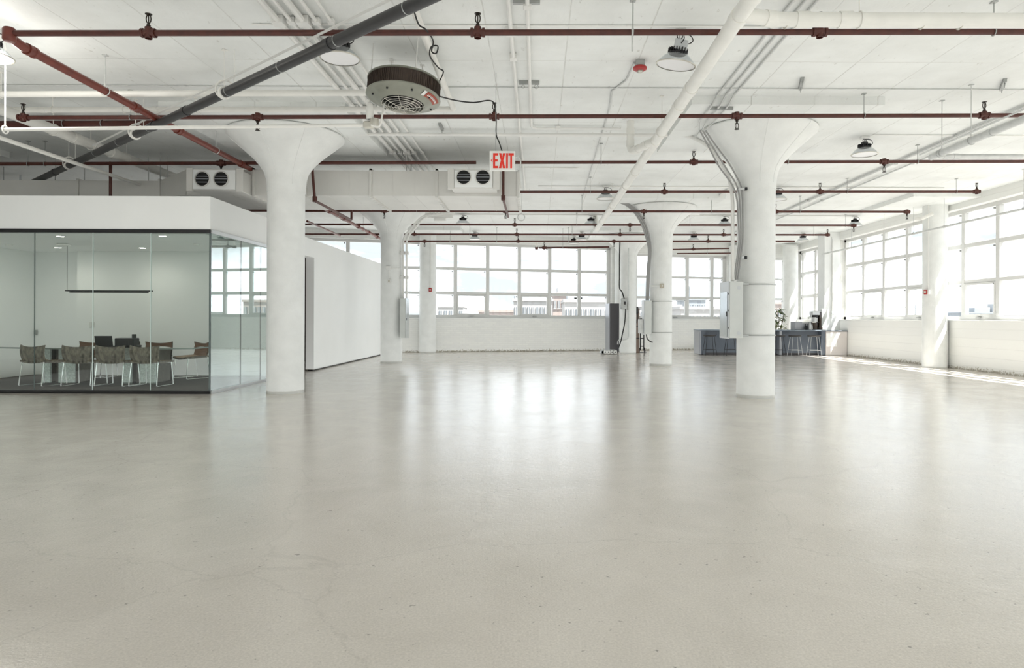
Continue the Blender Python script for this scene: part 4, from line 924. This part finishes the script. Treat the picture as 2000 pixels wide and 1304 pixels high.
# ------------------------------------------------------------------ exit sign
ES = P(981, 314, 8.9); k = 8.9/F
ex = thing('exit_sign', 'white hanging exit sign with red EXIT lettering and a small left arrow', 'sign', ES)
MB().bbox((-25*k, -.02, -19.5*k), (25*k, .02, 19*k), .008).build('sign_box', M['exitwhite'], ex)
def letter(name, polys, x0, w):
    m = MB()
    for q in polys: m.prism([(x0+w*x, y) for x, y in q], .0, .006, Matrix.Translation((0, -.0205, 0)) @ Matrix.Rotation(PI/2, 4, 'X'))
    return m.build(name, M['exitred'], ex)
h0, h1, T = -15*k, 14*k, 4.3*k
s = .22
letter('letter_E', [[(0, h0), (.42, h0), (.42, h1), (0, h1)], [(.42, h1-T), (1, h1-T), (1, h1), (.42, h1)], [(.42, -T/2), (.95, -T/2), (.95, T/2), (.42, T/2)], [(.42, h0), (1, h0), (1, h0+T), (.42, h0+T)]], -17.6*k, 9.2*k)
letter('letter_X', [[(0, h0), (.38, h0), (.5, h0*.32+0), (.62, h0), (1, h0), (.69, 0), (1, h1), (.62, h1), (.5, h1*.32), (.38, h1), (0, h1), (.31, 0)]], -6.3*k, 12.4*k)
letter('letter_I', [[(0, h0), (1, h0), (1, h1), (0, h1)]], 7.6*k, 3.6*k)
letter('letter_T', [[(0, h1-T), (1, h1-T), (1, h1), (0, h1)], [(.33, h0), (.67, h0), (.67, h1-T), (.33, h1-T)]], 12.4*k, 10.2*k)
letter('arrow', [[(-22*k, 0), (-19.6*k, 3*k), (-18.9*k, 2.2*k), (-20.4*k, 0)], [(-22*k, 0), (-20.4*k, 0), (-18.9*k, -2.2*k), (-19.6*k, -3*k)]], 0, 1)
MB().tube([(-13*k, 0, 19*k), (-13*k, 0, ZC-ES.z)], .004, 6).build('hanging_rod', M['galv'], ex)
MB().tube(smooth_path([(25*k, 0, 6*k), (31*k, 0, 7*k), (36*k, 0, -2*k), (33*k, 0, -16*k), (26*k, 0, -18*k)], 5), .008, 6).build('flexible_conduit', M['galv_light'], ex)

# ------------------------------------------------------------------ small ceiling things
st = thing('fire_alarm', 'red round fire alarm strobe under a grey box on the ceiling', 'alarm', (1.285, 8.45, ZC))
MB().bbox((-.055, -.055, -.075), (.055, .055, 0), .006).build('back_box', M['galv'], st)
MB().lathe([(0, -.072), (.075, -.075), (.09, -.09), (.088, -.11), (.06, -.128), (0, -.13)], n=28).build('alarm_body', M['alarmred'], st)
MB().bbox((-.03, -.04, -.155), (.03, .03, -.12), .01).build('strobe_lens', M['brass'], st)
def bracket(label, p, L, rz, hooks=True):
    t = thing('strut_bracket', label, 'bracket', p, rz, group='ceiling strut brackets')
    MB().box((-.02, -L/2, -.045), (.02, L/2, -.003)).box((-.026, -L/2, -.003), (.026, L/2, 0)).build('channel', M['galv'], t)
    if hooks: MB().tube(ring((0, -L*.35, -.075), .028, 0, 'x'), .004, 5, closed=True).tube(ring((0, L*.3, -.075), .022, 0, 'x'), .004, 5, closed=True).build('hook', M['galv'], t)
bracket('short grey strut bracket on the ceiling right of the cable clad capital', (3.63, 9.2, ZC), .42, -.3)
bracket('short grey strut bracket with a ring near the upper right picture edge', (6.42, 9.2, ZC), .42, -.5)
bracket('short grey strut bracket on the ceiling below the heater, left of the exit sign', (-1.66, 11.35, ZC), .36, 0)
bracket('grey strut crossing the right white conduit near the top edge', (-.13, 6.85, ZC-.0), .28, PI/2, False)
bracket('grey strut with a hook crossing the right white conduit before the second red pipe', (-.13, 9.2, ZC-.0), .28, PI/2)
bracket('grey strut holding three conduits before the cable clad capital', (2.72, 9.9, ZP), .34, PI/2, False)
jb = tag(MB().bbox((-.07, -.07, -.09), (.07, .07, 0), .008).build('junction_box', M['plate'], loc=(-.31, 7.5, ZC)), 'white junction box on the conduit near the top of the picture', 'junction box')
rd = thing('hanging_rod', 'thin rod hanging from the nearest red pipe near the red ceiling alarm', 'rod', P(1235, 62, 6.8))
MB().tube([(0, 0, .03), (0, 0, -.20)], .008, 6).build('rod', M['galv_light'], rd); MB().tube(ring((0,0,0), .04, 0, 'x'), .006, 6, closed=True).build('collar', M['galv_light'], rd)

# ------------------------------------------------------------------ boxes and cables on the columns
def strap_mb(r, z): return MB().tube(ring((0, 0, z), r, 0, 'z', 40), .007, 6, closed=True)
D = COLS[1]
pb = thing('breaker_panel', 'tall white breaker panel with glossy grey door strapped to the nearest right column', 'electrical panel', (D[0]-.48, D[1]-.22, 1.45))
MB().bbox((-.10, -.26, -.45), (.12, .26, .46), .008).build('cabinet', M['panelgrey'], pb)
MB().bbox((-.115, -.265, -.46), (-.10, .265, .47), .005).build('cover', M['lightgrey'], pb)
MB().bbox((-.122, -.20, -.43), (-.115, .20, .30), .004).build('door', M['paneldoor'], pb)
MB().bbox((-.13, -.19, -.10), (-.12, -.15, -.02), .004).build('latch', M['black'], pb)
for z in (.25, -.02, -.3): MB().bbox((-.12, -.262, z), (-.10, -.235, z+.03), .004).build('screw', M['blackmetal'], pb)
for z in (.36, -.37): MB().lathe([(0, 0), (.03, 0), (.03, .003), (0, .003)], n=16, M=Matrix.Translation((.05, -.26, z)) @ Matrix.Rotation(PI/2, 4, 'X')).build('knockout', M['lightgrey'], pb)
for z in (.43, -.41):
    MB().tube(ring((.48, .22, z), .318, 0, 'z', 48), .008, 6, closed=True).build('strap', M['galv'], pb)
    MB().bbox((.10, -.17, z-.02), (.24, -.12, z+.02), .006).build('strap_clip', M['galv'], pb)
for z, l in ((3.45, 'upper'), (2.32, 'lower')):
    q = thing('cable_clamp', '%s small steel clamp holding the cables on the nearest right column' % l, 'clamp', (D[0]-.30, D[1]-.2, z), group='cable clamps')
    MB().bbox((-.08, -.06, -.02), (.03, -.03, .02), .006).build('strap_plate', M['steel'], q); MB().bbox((.03, -.07, -.025), (.07, -.02, .025), .006).build('clamp_block', M['blackmetal'], q)
Bc = COLS[2]
pb = thing('breaker_panel', 'grey breaker panel on the right side of the column at the end of the partition', 'electrical panel', (Bc[0]+.42, Bc[1]-.15, 1.25))
MB().bbox((-.10, -.22, -.52), (.07, .22, .62), .008).build('cabinet', M['panelgrey'], pb); MB().bbox((.07, -.225, -.53), (.085, .225, .63), .005).build('door', M['paneldoor'], pb)
MB().bbox((.085, -.19, -.02), (.095, -.15, .06), .004).build('latch', M['black'], pb)
for k, (x, l) in enumerate(((.36, 'inner'), (.46, 'outer'))):
    conduit('%s white conduit climbing the partition end column and bending right under its capital' % l, [(Bc[0]+x, Bc[1]-.12, 1.85), (Bc[0]+x, Bc[1]-.15, 3.62), (Bc[0]+x+.55, Bc[1]-.2, 4.25), (Bc[0]+x+1.4, Bc[1]-.2, 4.36)], .032, rb=.18, group='conduits on the partition end column', clamps=(.35, .75))
wr_ = thing('wireway', 'white wireway box and clamps under the ceiling by the far left capital', 'box', P(868, 424, 19.3))
MB().bbox((-.55, -.06, -.03), (.25, .06, .12), .01).bbox((-.3, -.08, -.12), (.05, .04, -.03), .01).build('box_body', M['conduit'], wr_)
for x in (-.4, -.3, -.2, -.1): MB().tube(ring((x, -.02, .09), .06, 0, 'x'), .02, 6, closed=True).build('conduit_ring', M['conduit'], wr_)
for (u, v, l) in ((758, 523, 'white switch box on the partition end column, upper one'), (760, 549, 'white switch box on the partition end column, lower one')):
    q = P(u, v, Bc[1]-.33); t = thing('switch_box', l, 'switch', q, group='switch boxes on columns')
    MB().bbox((-.06, -.03, -.06), (.06, .03, .06), .008).build('box_body', M['plate'], t)
    if v > 530: MB().bbox((-.02, -.04, -.03), (.02, -.03, .03), .004).build('toggle', M['plategrey'], t)
conduit('thin conduit linking the two switch boxes on the partition end column', [P(760, 546, Bc[1]-.33), P(760, 524, Bc[1]-.33), P(782, 523, Bc[1]-.33)], .010, rb=.03, group='conduits on the partition end column')
Cc = COLS[3]
pb = thing('breaker_panel', 'pale breaker panel with a grey side box on the left of the middle distance column', 'electrical panel', (Cc[0]-.40, Cc[1]-.16, 1.38))
MB().bbox((-.12, -.2, -.5), (.08, .2, .44), .008).build('cabinet', M['panelgrey'], pb); MB().bbox((-.135, -.205, -.51), (-.12, .205, .45), .005).build('door', M['lightgrey'], pb)
MB().bbox((-.25, -.12, -.48), (-.135, .12, -.08), .01).build('side_box', M['galv_light'], pb); MB().bbox((-.2, -.08, -.08), (-.17, -.04, -.05), .004).build('knob', M['black'], pb)
MB().tube(smooth_path([(-.05, -.12, -.5), (-.03, -.14, -.62), (.05, -.16, -.7), (.12, -.14, -.72)], 5), .016, 8).build('cable', M['rubber'], pb)
for z in (.42, -.45): MB().tube(ring((.40, .16, z), .318, 0, 'z', 40), .008, 6, closed=True).build('strap', M['galv'], pb)
q = P(1293, 558, Cc[1]-.33); t = thing('switch_box', 'tan switch box with a stub conduit on the middle distance column', 'switch', q, group='switch boxes on columns')
MB().bbox((-.055, -.03, -.06), (.055, .02, .06), .008).build('box_body', M['plategrey'], t); MB().bbox((-.012, -.04, -.025), (.012, -.03, .025), .004).build('toggle', M['plate'], t); MB().tube([(-.05, 0, 0), (-.28, .08, 0)], .012, 8).build('stub', M['conduit'], t)
for k, l in enumerate(('left', 'middle', 'right')):
    e = .055*k
    conduit('%s grey cable curving down the capital of the middle distance column' % l, smooth_path([(2.15+e, 18.2, 4.52), (2.45+e, 18.25, 4.40), (2.70+e, 18.35, 4.18), (2.90+e, 18.5, 3.88), (3.03+e*.8, 18.6, 3.55), (3.10+e*.5, 18.62, 3.2), (3.06+e*.5, 18.6, 2.6), (3.04+e*.5, 18.62, 1.83)], 5), .026, M['cablegrey'], group='cables on the middle column')
Ec = COLS[4]
q = P(1219, 593, Ec[1]-.36); t = thing('disconnect_switch', 'grey disconnect switch box on the farthest column with a black lead', 'electrical panel', q)
MB().bbox((-.13, -.06, -.2), (.11, .06, .2), .012).build('box_body', M['galv'], t); MB().bbox((-.02, -.08, -.03), (.05, -.06, .08), .006).build('lever', M['black'], t)
MB().bbox((.12, -.04, -.24), (.16, .0, .05), .006).build('side_fitting', M['brass'], t)
cb = thing('black_cable', 'black cable running down the farthest column into the grey disconnect box', 'cable')
MB().tube(smooth_path([P(1211, 466, 24.6), P(1210, 500, 24.75), P(1210, 540, 24.8), P(1210, 562, 24.8), P(1215, 570, 24.8), P(1219, 583, 24.8)], 5), .022, 6).build('cable', M['rubber'], cb)
cb = thing('black_cable', 'black lead hanging from the grey disconnect box towards the floor', 'cable')
MB().tube(smooth_path([P(1222, 603, 24.78), P(1220, 630, 24.78), P(1215, 655, 24.7), P(1212, 668, 24.65), P(1206, 684, 24.4)], 5), .022, 6).build('cable', M['rubber'], cb)
conduit('thin conduit running down the face of the farthest column', [P(1228, 478, 24.75), P(1228, 660, 24.8), P(1221, 664, 24.8), P(1207, 663, 24.8), P(1206, 672, 24.7)], .016, M['galv_light'], rb=.1, group='conduits on the farthest column')
cb = thing('red_alarm', 'small red pull station with white face on the round end wall column', 'alarm', (P(842, 566, 25.0).x, BW(-4.2)-.60, P(842, 566, 25.0).z))
MB().bbox((-.055, -.03, -.07), (.055, .03, .07), .008).build('station_body', M['alarmred'], cb); MB().bbox((-.025, -.04, -.03), (.025, -.03, .02), .004).build('pull_bar', M['plate'], cb)
conduit('thin wire conduit dropping to the small red pull station on the end wall column', [(cb.location.x, cb.location.y+.02, cb.location.z+.07), (cb.location.x, cb.location.y+.02, ZP)], .012, M['conduit'], group='conduits on wall columns')
q = P(1809, 570, 18.25); cb = thing('red_alarm', 'small red pull station with grey side box on the right window column', 'alarm', q); cb.rotation_euler = (0, 0, -.6)
MB().bbox((-.06, -.035, -.065), (.03, .035, .065), .008).build('station_body', M['alarmred'], cb); MB().bbox((-.05, -.045, -.035), (-.005, -.035, .03), .004).build('pull_bar', M['brass'], cb); MB().bbox((.03, -.03, -.06), (.09, .03, .06), .008).build('back_box', M['plate'], cb)
conduit('thin conduit dropping to the red pull station on the right window column', [(q.x+.05, q.y, q.z+.06), (q.x+.05, q.y, ZP)], .012, M['conduit'], group='conduits on wall columns')
conduit('short white pipe joint beside the top of the right window column', [P(1790, 427, 18.3), P(1800, 427, 18.0), P(1822, 417, 17.9)], .045, M['pipe_white'], group='conduits on wall columns')
q = P(1627, 612, 24.8); tag(MB().bbox((-.06, -.03, -.06), (.06, .03, .06), .008).bbox((-.02, -.04, -.03), (.02, -.028, .03), .003).build('outlet_box', M['galv_light'], loc=q), 'grey outlet box at the foot of a conduit on the square pilaster', 'box')
conduit('conduit running down the square pilaster to a grey outlet box', [(q.x, q.y+.05, q.z), (q.x, q.y+.05, 4.3)], .018, M['conduit'], group='conduits on wall columns')

# ------------------------------------------------------------------ things around the farthest column
cbn = thing('locker_cabinet', 'tall grey cabinet with dark side beside the farthest column', 'cabinet', (2.75, 26.0, 0), .12)
MB().bbox((0, -.35, .03), (.36, .35, 1.90), .01).build('cabinet_body', M['darkcab'], cbn)
MB().bbox((-.03, -.35, .03), (.0, .34, 1.90), .01).build('door', M['greycab'], cbn); MB().bbox((-.05, -.3, 1.0), (-.03, -.27, 1.3), .008).build('handle', M['steel'], cbn); MB().box((.0, -.33, 0), (.34, .33, .03)).build('plinth', M['black'], cbn)
tl = thing('floor_unit', 'low grey unit with four round white sockets lying on the floor', 'box', P(1189, 687, 24.6)); tl.location.z = 0
MB().bbox((-.30, -.10, 0), (.27, .10, .155), .03).build('case', M['darkcab'], tl)
for k in range(4):
    x = -.14+.125*k
    fp = MB().bbox((x-.055, -.112, .02), (x+.055, -.098, .14), .012).build('face_plate', M['plate'], tl)
    MB().lathe([(0, .001), (.022, .001), (.026, .0)], n=16, M=Matrix.Translation((x, -.112, .08)) @ Matrix.Rotation(PI/2, 4, 'X')).build('socket', M['black'], fp)
MB().lathe([(0, 0), (.075, 0), (.08, .02), (.06, .04), (0, .04)], n=20, M=Matrix.Translation((-.26, -.06, .08)) @ Matrix.Rotation(PI/2, 4, 'X')).build('end_cap', M['lightgrey'], tl)
MB().bbox((-.26, -.09, .15), (.24, .09, .165), .006).build('top_plate', M['lightgrey'], tl)
bd = thing('leaning_board', 'narrow brown upright board right of the farthest column', 'board', (3.86, 25.55, 0))
MB().bbox((-.09, -.03, 0), (.05, .05, 1.72), .008).build('board', M['brown'], bd)
for z in (.55, 1.0, 1.25): MB().bbox((-.09, -.045, z), (.05, -.028, z+.03), .006).build('strip', M['blackmetal'], bd)
ph = thing('wall_phone', 'black handset with a cord hanging beside the farthest column', 'phone', P(1243.5, 609, 25.45))
MB().bbox((-.07, -.05, -.06), (.07, .03, .06), .03).build('cradle', M['black'], ph); MB().bbox((-.03, -.08, .0), (.05, -.05, .2), .02).build('handset', M['black'], ph)
MB().tube(smooth_path([(0, -.05, -.05), (-.04, -.06, -.2), (.0, -.06, -.42), (.03, -.05, -.3), (.03, -.04, -.05)], 5), .01, 6).build('cord', M['rubber'], ph)
ct = thing('hand_truck', 'dark hand truck with curved handle behind the narrow brown board', 'trolley', (4.02, 25.8, 0))
for x in (-.03, .1): MB().tube(bend([(x, .0, .08), (x, .0, 1.15), (x, .1, 1.32)], .08), .022, 8).build('upright', M['blackmetal'], ct)
for z in (.25, .55, .85, 1.1): MB().tube([(-.03, 0, z), (.1, 0, z)], .02, 8).build('crossbar', M['blackmetal'], ct)
for x in (-.07, .14): MB().lathe([(0, -.02), (.09, -.02), (.1, 0), (.09, .02), (0, .02)], n=18, M=Matrix.Translation((x, .06, .1)) @ Matrix.Rotation(PI/2, 4, 'Y')).build('wheel', M['rubber'], ct)
MB().bbox((-.12, -.2, 0), (.18, 0, .012), .004).build('toe_plate', M['blackmetal'], ct)
MB().bbox((-.05, -.06, .85), (.12, .0, 1.3), .03).build('pad', M['darkcab'], ct)

# ------------------------------------------------------------------ bar and what stands on it
BY, BX0, BX1, BH = 24.25, 5.92, 10.5, .93
br_ = thing('bar_counter', 'slate blue bar counter with overhanging top along the far right', 'counter', (BX0, BY, 0))
L = BX1-BX0
MB().bbox((-.02, -.02, BH-.04), (L+.0, .95, BH), .006).build('counter_top', M['barlight'], br_)
MB().box((.0, .0, .02), (.04, .92, BH-.04)).box((.03, .04, .08), (.0-.012, .88, BH-.1)).build('end_panel', M['greycab'], br_)
MB().box((.04, 0, .02), (.2, .05, BH-.04)).build('post', M['bar'], br_)
for a, b in ((.2, 1.55), (1.56, 2.95), (2.96, L-.16)): MB().box((a, .30, .08), (b-.008, .33, BH-.04)).build('front_panel', M['bar'], br_)
MB().box((2.90, .0, .02), (2.98, .3, BH-.04)).build('divider', M['greycab'], br_)
MB().box((L-.16, 0, .02), (L-.02, .92, BH-.04)).build('post', M['bar'], br_)
MB().box((.04, .33, 0), (L-.04, .36, .08)).build('kick_board', M['darkcab'], br_)
bw = thing('bar_end_unit', 'white low unit with dark top closing the bar against the right wall', 'cabinet', (BX1+.005, BY, 0))
MB().bbox((0, .0, .0), (.78, .55, BH-.05), .006).build('unit_body', M['barwhite'], bw); MB().bbox((0, -.015, BH-.05), (.79, .56, BH-.01), .006).build('unit_top', M['bar'], bw); MB().box((.02, -.008, .33), (.40, .0, BH-.12)).build('panel', M['drywall'], bw)
def make_stool(label):
    t = thing('bar_stool', label, 'stool', (0,0,0), group='bar stools')
    def sh(u, v):
        r = math.sqrt(max(v, 0)); a = 2*PI*u
        x, y = .235*r*math.cos(a), .19*r*math.sin(a)
        return Vector((x, y, .70+.05*r**4*(1.0 if math.sin(a) < .2 else .45)))
    MB().grid(sh, 24, 6, thick=(0, 0, -.022)).build('seat_shell', M['stool'], t)
    for sx in (-1, 1):
        for sy in (-1, 1): MB().tube([(sx*.13, sy*.11, .695), (sx*.21, sy*.19, 0)], .009, 8).build('leg', M['steel'] if False else M['blackmetal'], t)
    f = lambda z: .13+.08*(1-z/.695); g = lambda z: .11+.08*(1-z/.695)
    z = .21; q = [(-f(z), -g(z), z), (f(z), -g(z), z), (f(z), g(z), z), (-f(z), g(z), z)]
    MB().tube(q, .008, 8, closed=True).build('foot_ring', M['blackmetal'], t)
    return t
s0 = make_stool('dark bar stool at the left end of the slate bar'); s0.location = ((1387-U0)*23.95/F, 24.0, 0); s0.rotation_euler = (0,0,.05)
SB = [(1428, 'dark bar stool half hidden by the breaker panel'), (1521, 'dark bar stool showing just right of the cable clad column'), (1553, 'bar stool in the sun, second from the right end of the bar'), (1590, 'bar stool in the sun at the right end of the bar')]
for u, l in SB: dup(s0, l, ((u-U0)*24.0/F, 24.0, 0), random.uniform(-.1, .1))
for o in [c for s in C.objects if s.get('label', '').startswith('bar stool in the sun') for c in s.children if c.name.startswith(('leg', 'foot_ring'))]:  # sunlit look of these stools put into a brighter leg metal
    me = o.data.copy(); me.materials.clear(); me.materials.append(M['steel']); o.data = me
mw = thing('grey_box', 'grey rectangular appliance box on the bar below the corner window', 'appliance', (P(1564, 636, 24.9).x, 24.85, BH))
MB().bbox((-.33, -.2, .0), (.33, .2, .30), .012).build('housing', M['greycab'], mw); MB().bbox((.05, -.21, .08), (.08, -.2, .22), .004).build('handle', M['black'], mw); MB().bbox((-.05, -.206, .25), (.28, -.199, .28), .003).build('trim_strip', M['plate'], mw)
cm = thing('coffee_machine', 'tall steel and black coffee machine on the bar', 'coffee machine', (P(1593, 636, 24.5).x, 24.55, BH))
MB().bbox((-.14, -.15, 0), (.18, .17, .03), .008).build('base_plate', M['blackmetal'], cm); MB().bbox((.1, -.14, .03), (.18, .16, .66), .012).build('tower', M['coffee'], cm)
MB().lathe([(0, .03), (.11, .03), (.115, .06), (.115, .25), (.10, .27), (0, .27)], (-.02, -.02, 0), n=24).build('carafe', M['coffee'], cm)
MB().lathe([(.117, .29), (.12, .29), (.12, .45), (.117, .45), (0, .45), (0, .29)], (-.02, -.02, 0), n=24).build('tank', M['steel'], cm)
MB().lathe([(0, .46), (.13, .46), (.13, .5), (.10, .54), (0, .54)], (-.02, -.02, 0), n=24).build('brew_basket', M['blackmetal'], cm)
MB().bbox((-.16, -.14, .54), (.12, .14, .70), .015).build('hood', M['steel'], cm); MB().bbox((-.18, -.08, .46), (-.14, .06, .68), .01).build('spout', M['steel'], cm)
tw = thing('white_tower', 'pale upright box standing behind the coffee machine', 'appliance', (P(1606, 636, 24.85).x, 24.8, BH)); MB().bbox((-.10, -.13, 0), (.11, .08, .78), .01).build('housing', M['panelgrey'], tw); MB().bbox((-.09, -.135, .6), (.1, -.129, .74), .003).build('front_panel', M['plate'], tw)
def jug(label, p, m, h, r):
    t = thing('jug', label, 'jug', p, group='jugs beside the coffee machine')
    MB().lathe([(0, 0), (r, 0), (r*1.05, h*.1), (r*.95, h*.6), (r*.7, h*.85), (r*.75, h), (r*.68, h), (r*.62, h*.86), (0, h*.82)], n=20).build('jug_body', m, t)
    MB().tube(bend([(-r*.9, 0, h*.8), (-r*1.6, 0, h*.75), (-r*1.5, 0, h*.3), (-r*.95, 0, h*.25)], .02), .008, 6).build('handle', M['blackmetal'], t)
for u, m, h, r, l in ((1577, M['blackmetal'], .14, .06, 'small black jug on the bar, left of the coffee machine'), (1582, M['steel'], .28, .055, 'tall steel jug on the bar close to the coffee machine'), (1586, M['plate'], .2, .05, 'white jug on the bar touching the coffee machine')):
    jug(l, (P(u, 640, 24.45).x, 24.4+.05*(u % 3), BH), m, h, r)
for k, (x, l) in enumerate(((10.36, 'black cup on the bar under the pale upright box'), (10.44, 'brown cup at the right end of the bar top'))):
    t = thing('cup', l, 'cup', (x, 24.45+.02*k, BH), group='cups at the bar end'); MB().lathe([(0, 0), (.03, 0), (.04, .09), (.036, .09), (.027, .01), (0, .008)], n=18).build('cup_body', M['blackmetal'] if k == 0 else M['brown'], t)
# leafy plant behind the bar
pp = thing('potted_plant', 'leafy green plant in a pot behind the bar, right of the cable clad column', 'plant', ((1519-U0)*26.0/F, 26.0, 0))
MB().lathe([(0, 0), (.16, 0), (.2, .36), (.21, .4), (.18, .4), (.17, .36), (0, .35)], n=24).build('pot', M['pot'], pp)
for j in range(7):
    a = 2*PI*j/7; MB().tube(smooth_path([(0, 0, .35), (.06*math.cos(a), .06*math.sin(a), .8), (.2*math.cos(a), .2*math.sin(a), 1.25), (.26*math.cos(a), .22*math.sin(a), 1.55)], 4), .009, 6).build('stem', M['stem'], pp)
lm = [MB().grid(lambda u, v: Vector(((v-.5)*.055*math.sin(PI*min(1, u*.94+.04)), u*.12, -.02*u*u+.006*abs(2*v-1))), 4, 2).mesh('leaf', M[k]) for k in ('leaf', 'leaf2')]
for j in range(230):
    a = random.uniform(0, 2*PI); z = random.uniform(.85, 1.75); r = (.30 if z < 1.5 else .22)*math.sqrt(random.random())
    shared('leaf', lm[j % 2], pp, (r*math.cos(a), r*math.sin(a), z), (random.uniform(.8, 1.4),)*3, (random.uniform(-.9, .5), random.uniform(-.5, .5), a-PI/2+random.uniform(-.9, .9)))

# ------------------------------------------------------------------ the city outside
struct('ground', MB().box((-700, XR*0+32, -18.4), (900, 1500, -18)).box((13, -600, -18.4), (900, 32, -18)).box((-700, -600, -18.4), (-18, 32, -18)), M['ground'])
def building(label, u0, u1, vtop, dist, floors, bays, wall, depth=14, base=-18, roofbox=(), yaw=0.0, winh=.5, winw=.62):
    a, b = P(u0, 620, dist), P(u1, 620, dist); top = P((u0+u1)/2, vtop, dist).z
    t = thing('building', label, 'building', (a.x, dist, base), yaw, group='buildings across the yard'); w = b.x-a.x; H = top-base
    MB().box((0, 0, 0), (w, depth, H)).box((-.3, -.3, H), (w+.3, depth+.3, H+.6)).build('walls', wall, t)
    bw_, fh = w/bays, 3.8
    wm = MB().box((-bw_*winw/2, -.14, -fh*winh/2), (bw_*winw/2, .1, fh*winh/2)).mesh('window', M['citywin'])
    fm = MB().box((-bw_*winw/2-.12, -.22, -fh*winh/2-.25), (bw_*winw/2+.12, .1, -fh*winh/2)).box((-.09, -.2, -fh*winh/2), (.09, 0, fh*winh/2)).mesh('window_sill', M['cityA'])
    for f in range(floors):
        for k in range(bays):
            z = H-2.3-fh*f
            if z < 14: continue
            wn = shared('window', wm, t, (bw_*(k+.5), 0, z)); shared('window_sill', fm, wn, (0, 0, 0))
    for (x, wd, h, m) in roofbox: MB().bbox((w*x, 2, H), (w*x+wd, 2+wd, H+h), .2).build('roof_box', m, t)
    return t
building('long pale building with rows of square windows behind the second pane from the middle mullion', 1003, 1078, 588, 150, 4, 9, M['cityA'], roofbox=((.0, 6, 1.4, M['cityC']),))
building('pale brick building beside the long pale one, tallest behind the end windows', 1080, 1118, 576, 165, 5, 5, M['cityB'], roofbox=((.2, 2.5, 2, M['tank']),))
building('white factory building with broad windows seen left of the far column', 1103, 1200, 590, 130, 4, 10, M['cityA'], roofbox=((.05, 3.4, 2.2, M['tank']), (.18, 2, 1.2, M['cityC'])))
building('low orange roofed building at the horizon behind the left end window bay', 935, 1012, 609, 210, 1, 7, M['cityB'])
building('pale low building behind the left most end window', 855, 905, 600, 260, 2, 5, M['cityA'])
building('pale building behind the panes between the two middle columns', 1240, 1330, 599, 170, 3, 9, M['cityA'])
building('grey building with a roof tank behind the second end window bay', 1342, 1378, 586, 190, 4, 4, M['cityC'], roofbox=((.2, 3, 4.2, M['tank']),))
building('white building with wide windows behind the bar side end windows', 1330, 1470, 604, 140, 2, 10, M['cityA'])
building('brick building behind the plant at the end of the slate bar', 1500, 1545, 594, 180, 3, 5, M['cityB'])
building('glass tower reflected in the meeting room side glass', 700, 745, 575, 230, 7, 5, M['cityC'], roofbox=((.3, 6, 5, M['cityC']),))
building('pale flat building far behind the right hand windows', 1640, 1790, 617, 300, 1, 9, M['cityA'])
building('grey low building far behind the right hand windows with a stepped roof', 1880, 1960, 612, 330, 1, 6, M['cityC'], roofbox=((.35, 8, 3, M['cityC']), (.8, 4, 5, M['tank'])))
building('pale low building far out at the right picture edge', 1960, 2080, 616, 250, 1, 6, M['cityA'])
mast = thing('mast', 'thin mast with a crossbar far outside the right hand windows', 'mast', P(1788, 620, 160)); mast.location.z = -18
MB().tube([(0, 0, 0), (0, 0, 23)], .22, 8).build('pole', M['tank'], mast); MB().tube([(-3.4, 0, 22.4), (3.4, 0, 22.4)], .14, 8).build('crossbar', M['tank'], mast)

# ------------------------------------------------------------------ last small things
for (u, v0, v1, d) in ((290, 302, 352, 13.2), (313, 300, 350, 13.3), (327, 300, 350, 13.6), (794, 285, 334, 13.0), (803, 290, 334, 13.6), (108, 320, 356, 13.4), (165, 330, 354, 13.6)):
    p_ = P(u, v1, d)-Vector((0, DY, dz0)); p_.z = (e1 if u < 400 else dz1-dz0)-.01
    MB().tube([p_, (p_.x, p_.y, ZC-dz0)], .010, 6).build('hanging_rod', M['galv_light'], dt)
cf = thing('ceiling_disc', 'pale round disc fixture under the slab far left beyond the air duct', 'fixture', (P(40, 342, 15.5).x, 15.5, ZC))
MB().lathe([(0, -.38), (.16, -.37), (.17, -.35), (.10, -.31), (.03, -.28), (.02, 0), (0, 0)], n=24).build('disc_body', M['lightgrey'], cf)
MB().tube(smooth_path([(.05, 0, -.3), (.2, 0, -.42), (.28, 0, -.36), (.33, 0, -.5)], 5), .012, 6).build('cord', M['rubber'], cf)
vp = thing('vent_pipe', 'white upright pipe with a flat black cap at the far left above the duct', 'pipe', (P(7, 345, 14.6).x, 14.6, 3.98))
MB().tube([(0, 0, 0), (0, 0, .22)], .05, 12).build('pipe', M['pipe_white'], vp); MB().bbox((-.05, -.09, .22), (.12, .09, .27), .01).build('cap', M['black'], vp); MB().tube([(0, 0, .27), (0, 0, ZC-3.98)], .01, 6).build('hanging_rod', M['galv'], vp)
cc = thing('cable_coil', 'small coil of grey cable hanging from the slab right of the exit sign', 'cable', (P(1018, 424, 17.2).x, 17.2, P(1018, 424, 17.2).z))
MB().tube([p for k in range(3) for p in ring((0, .01*k, .0), .085+.006*k, 0, 'y', 20)], .007, 5).build('coil', M['galv_light'], cc); MB().tube([(0, 0, .085), (.02, 0, ZC-cc.location.z)], .006, 5).build('hanging_end', M['galv_light'], cc)
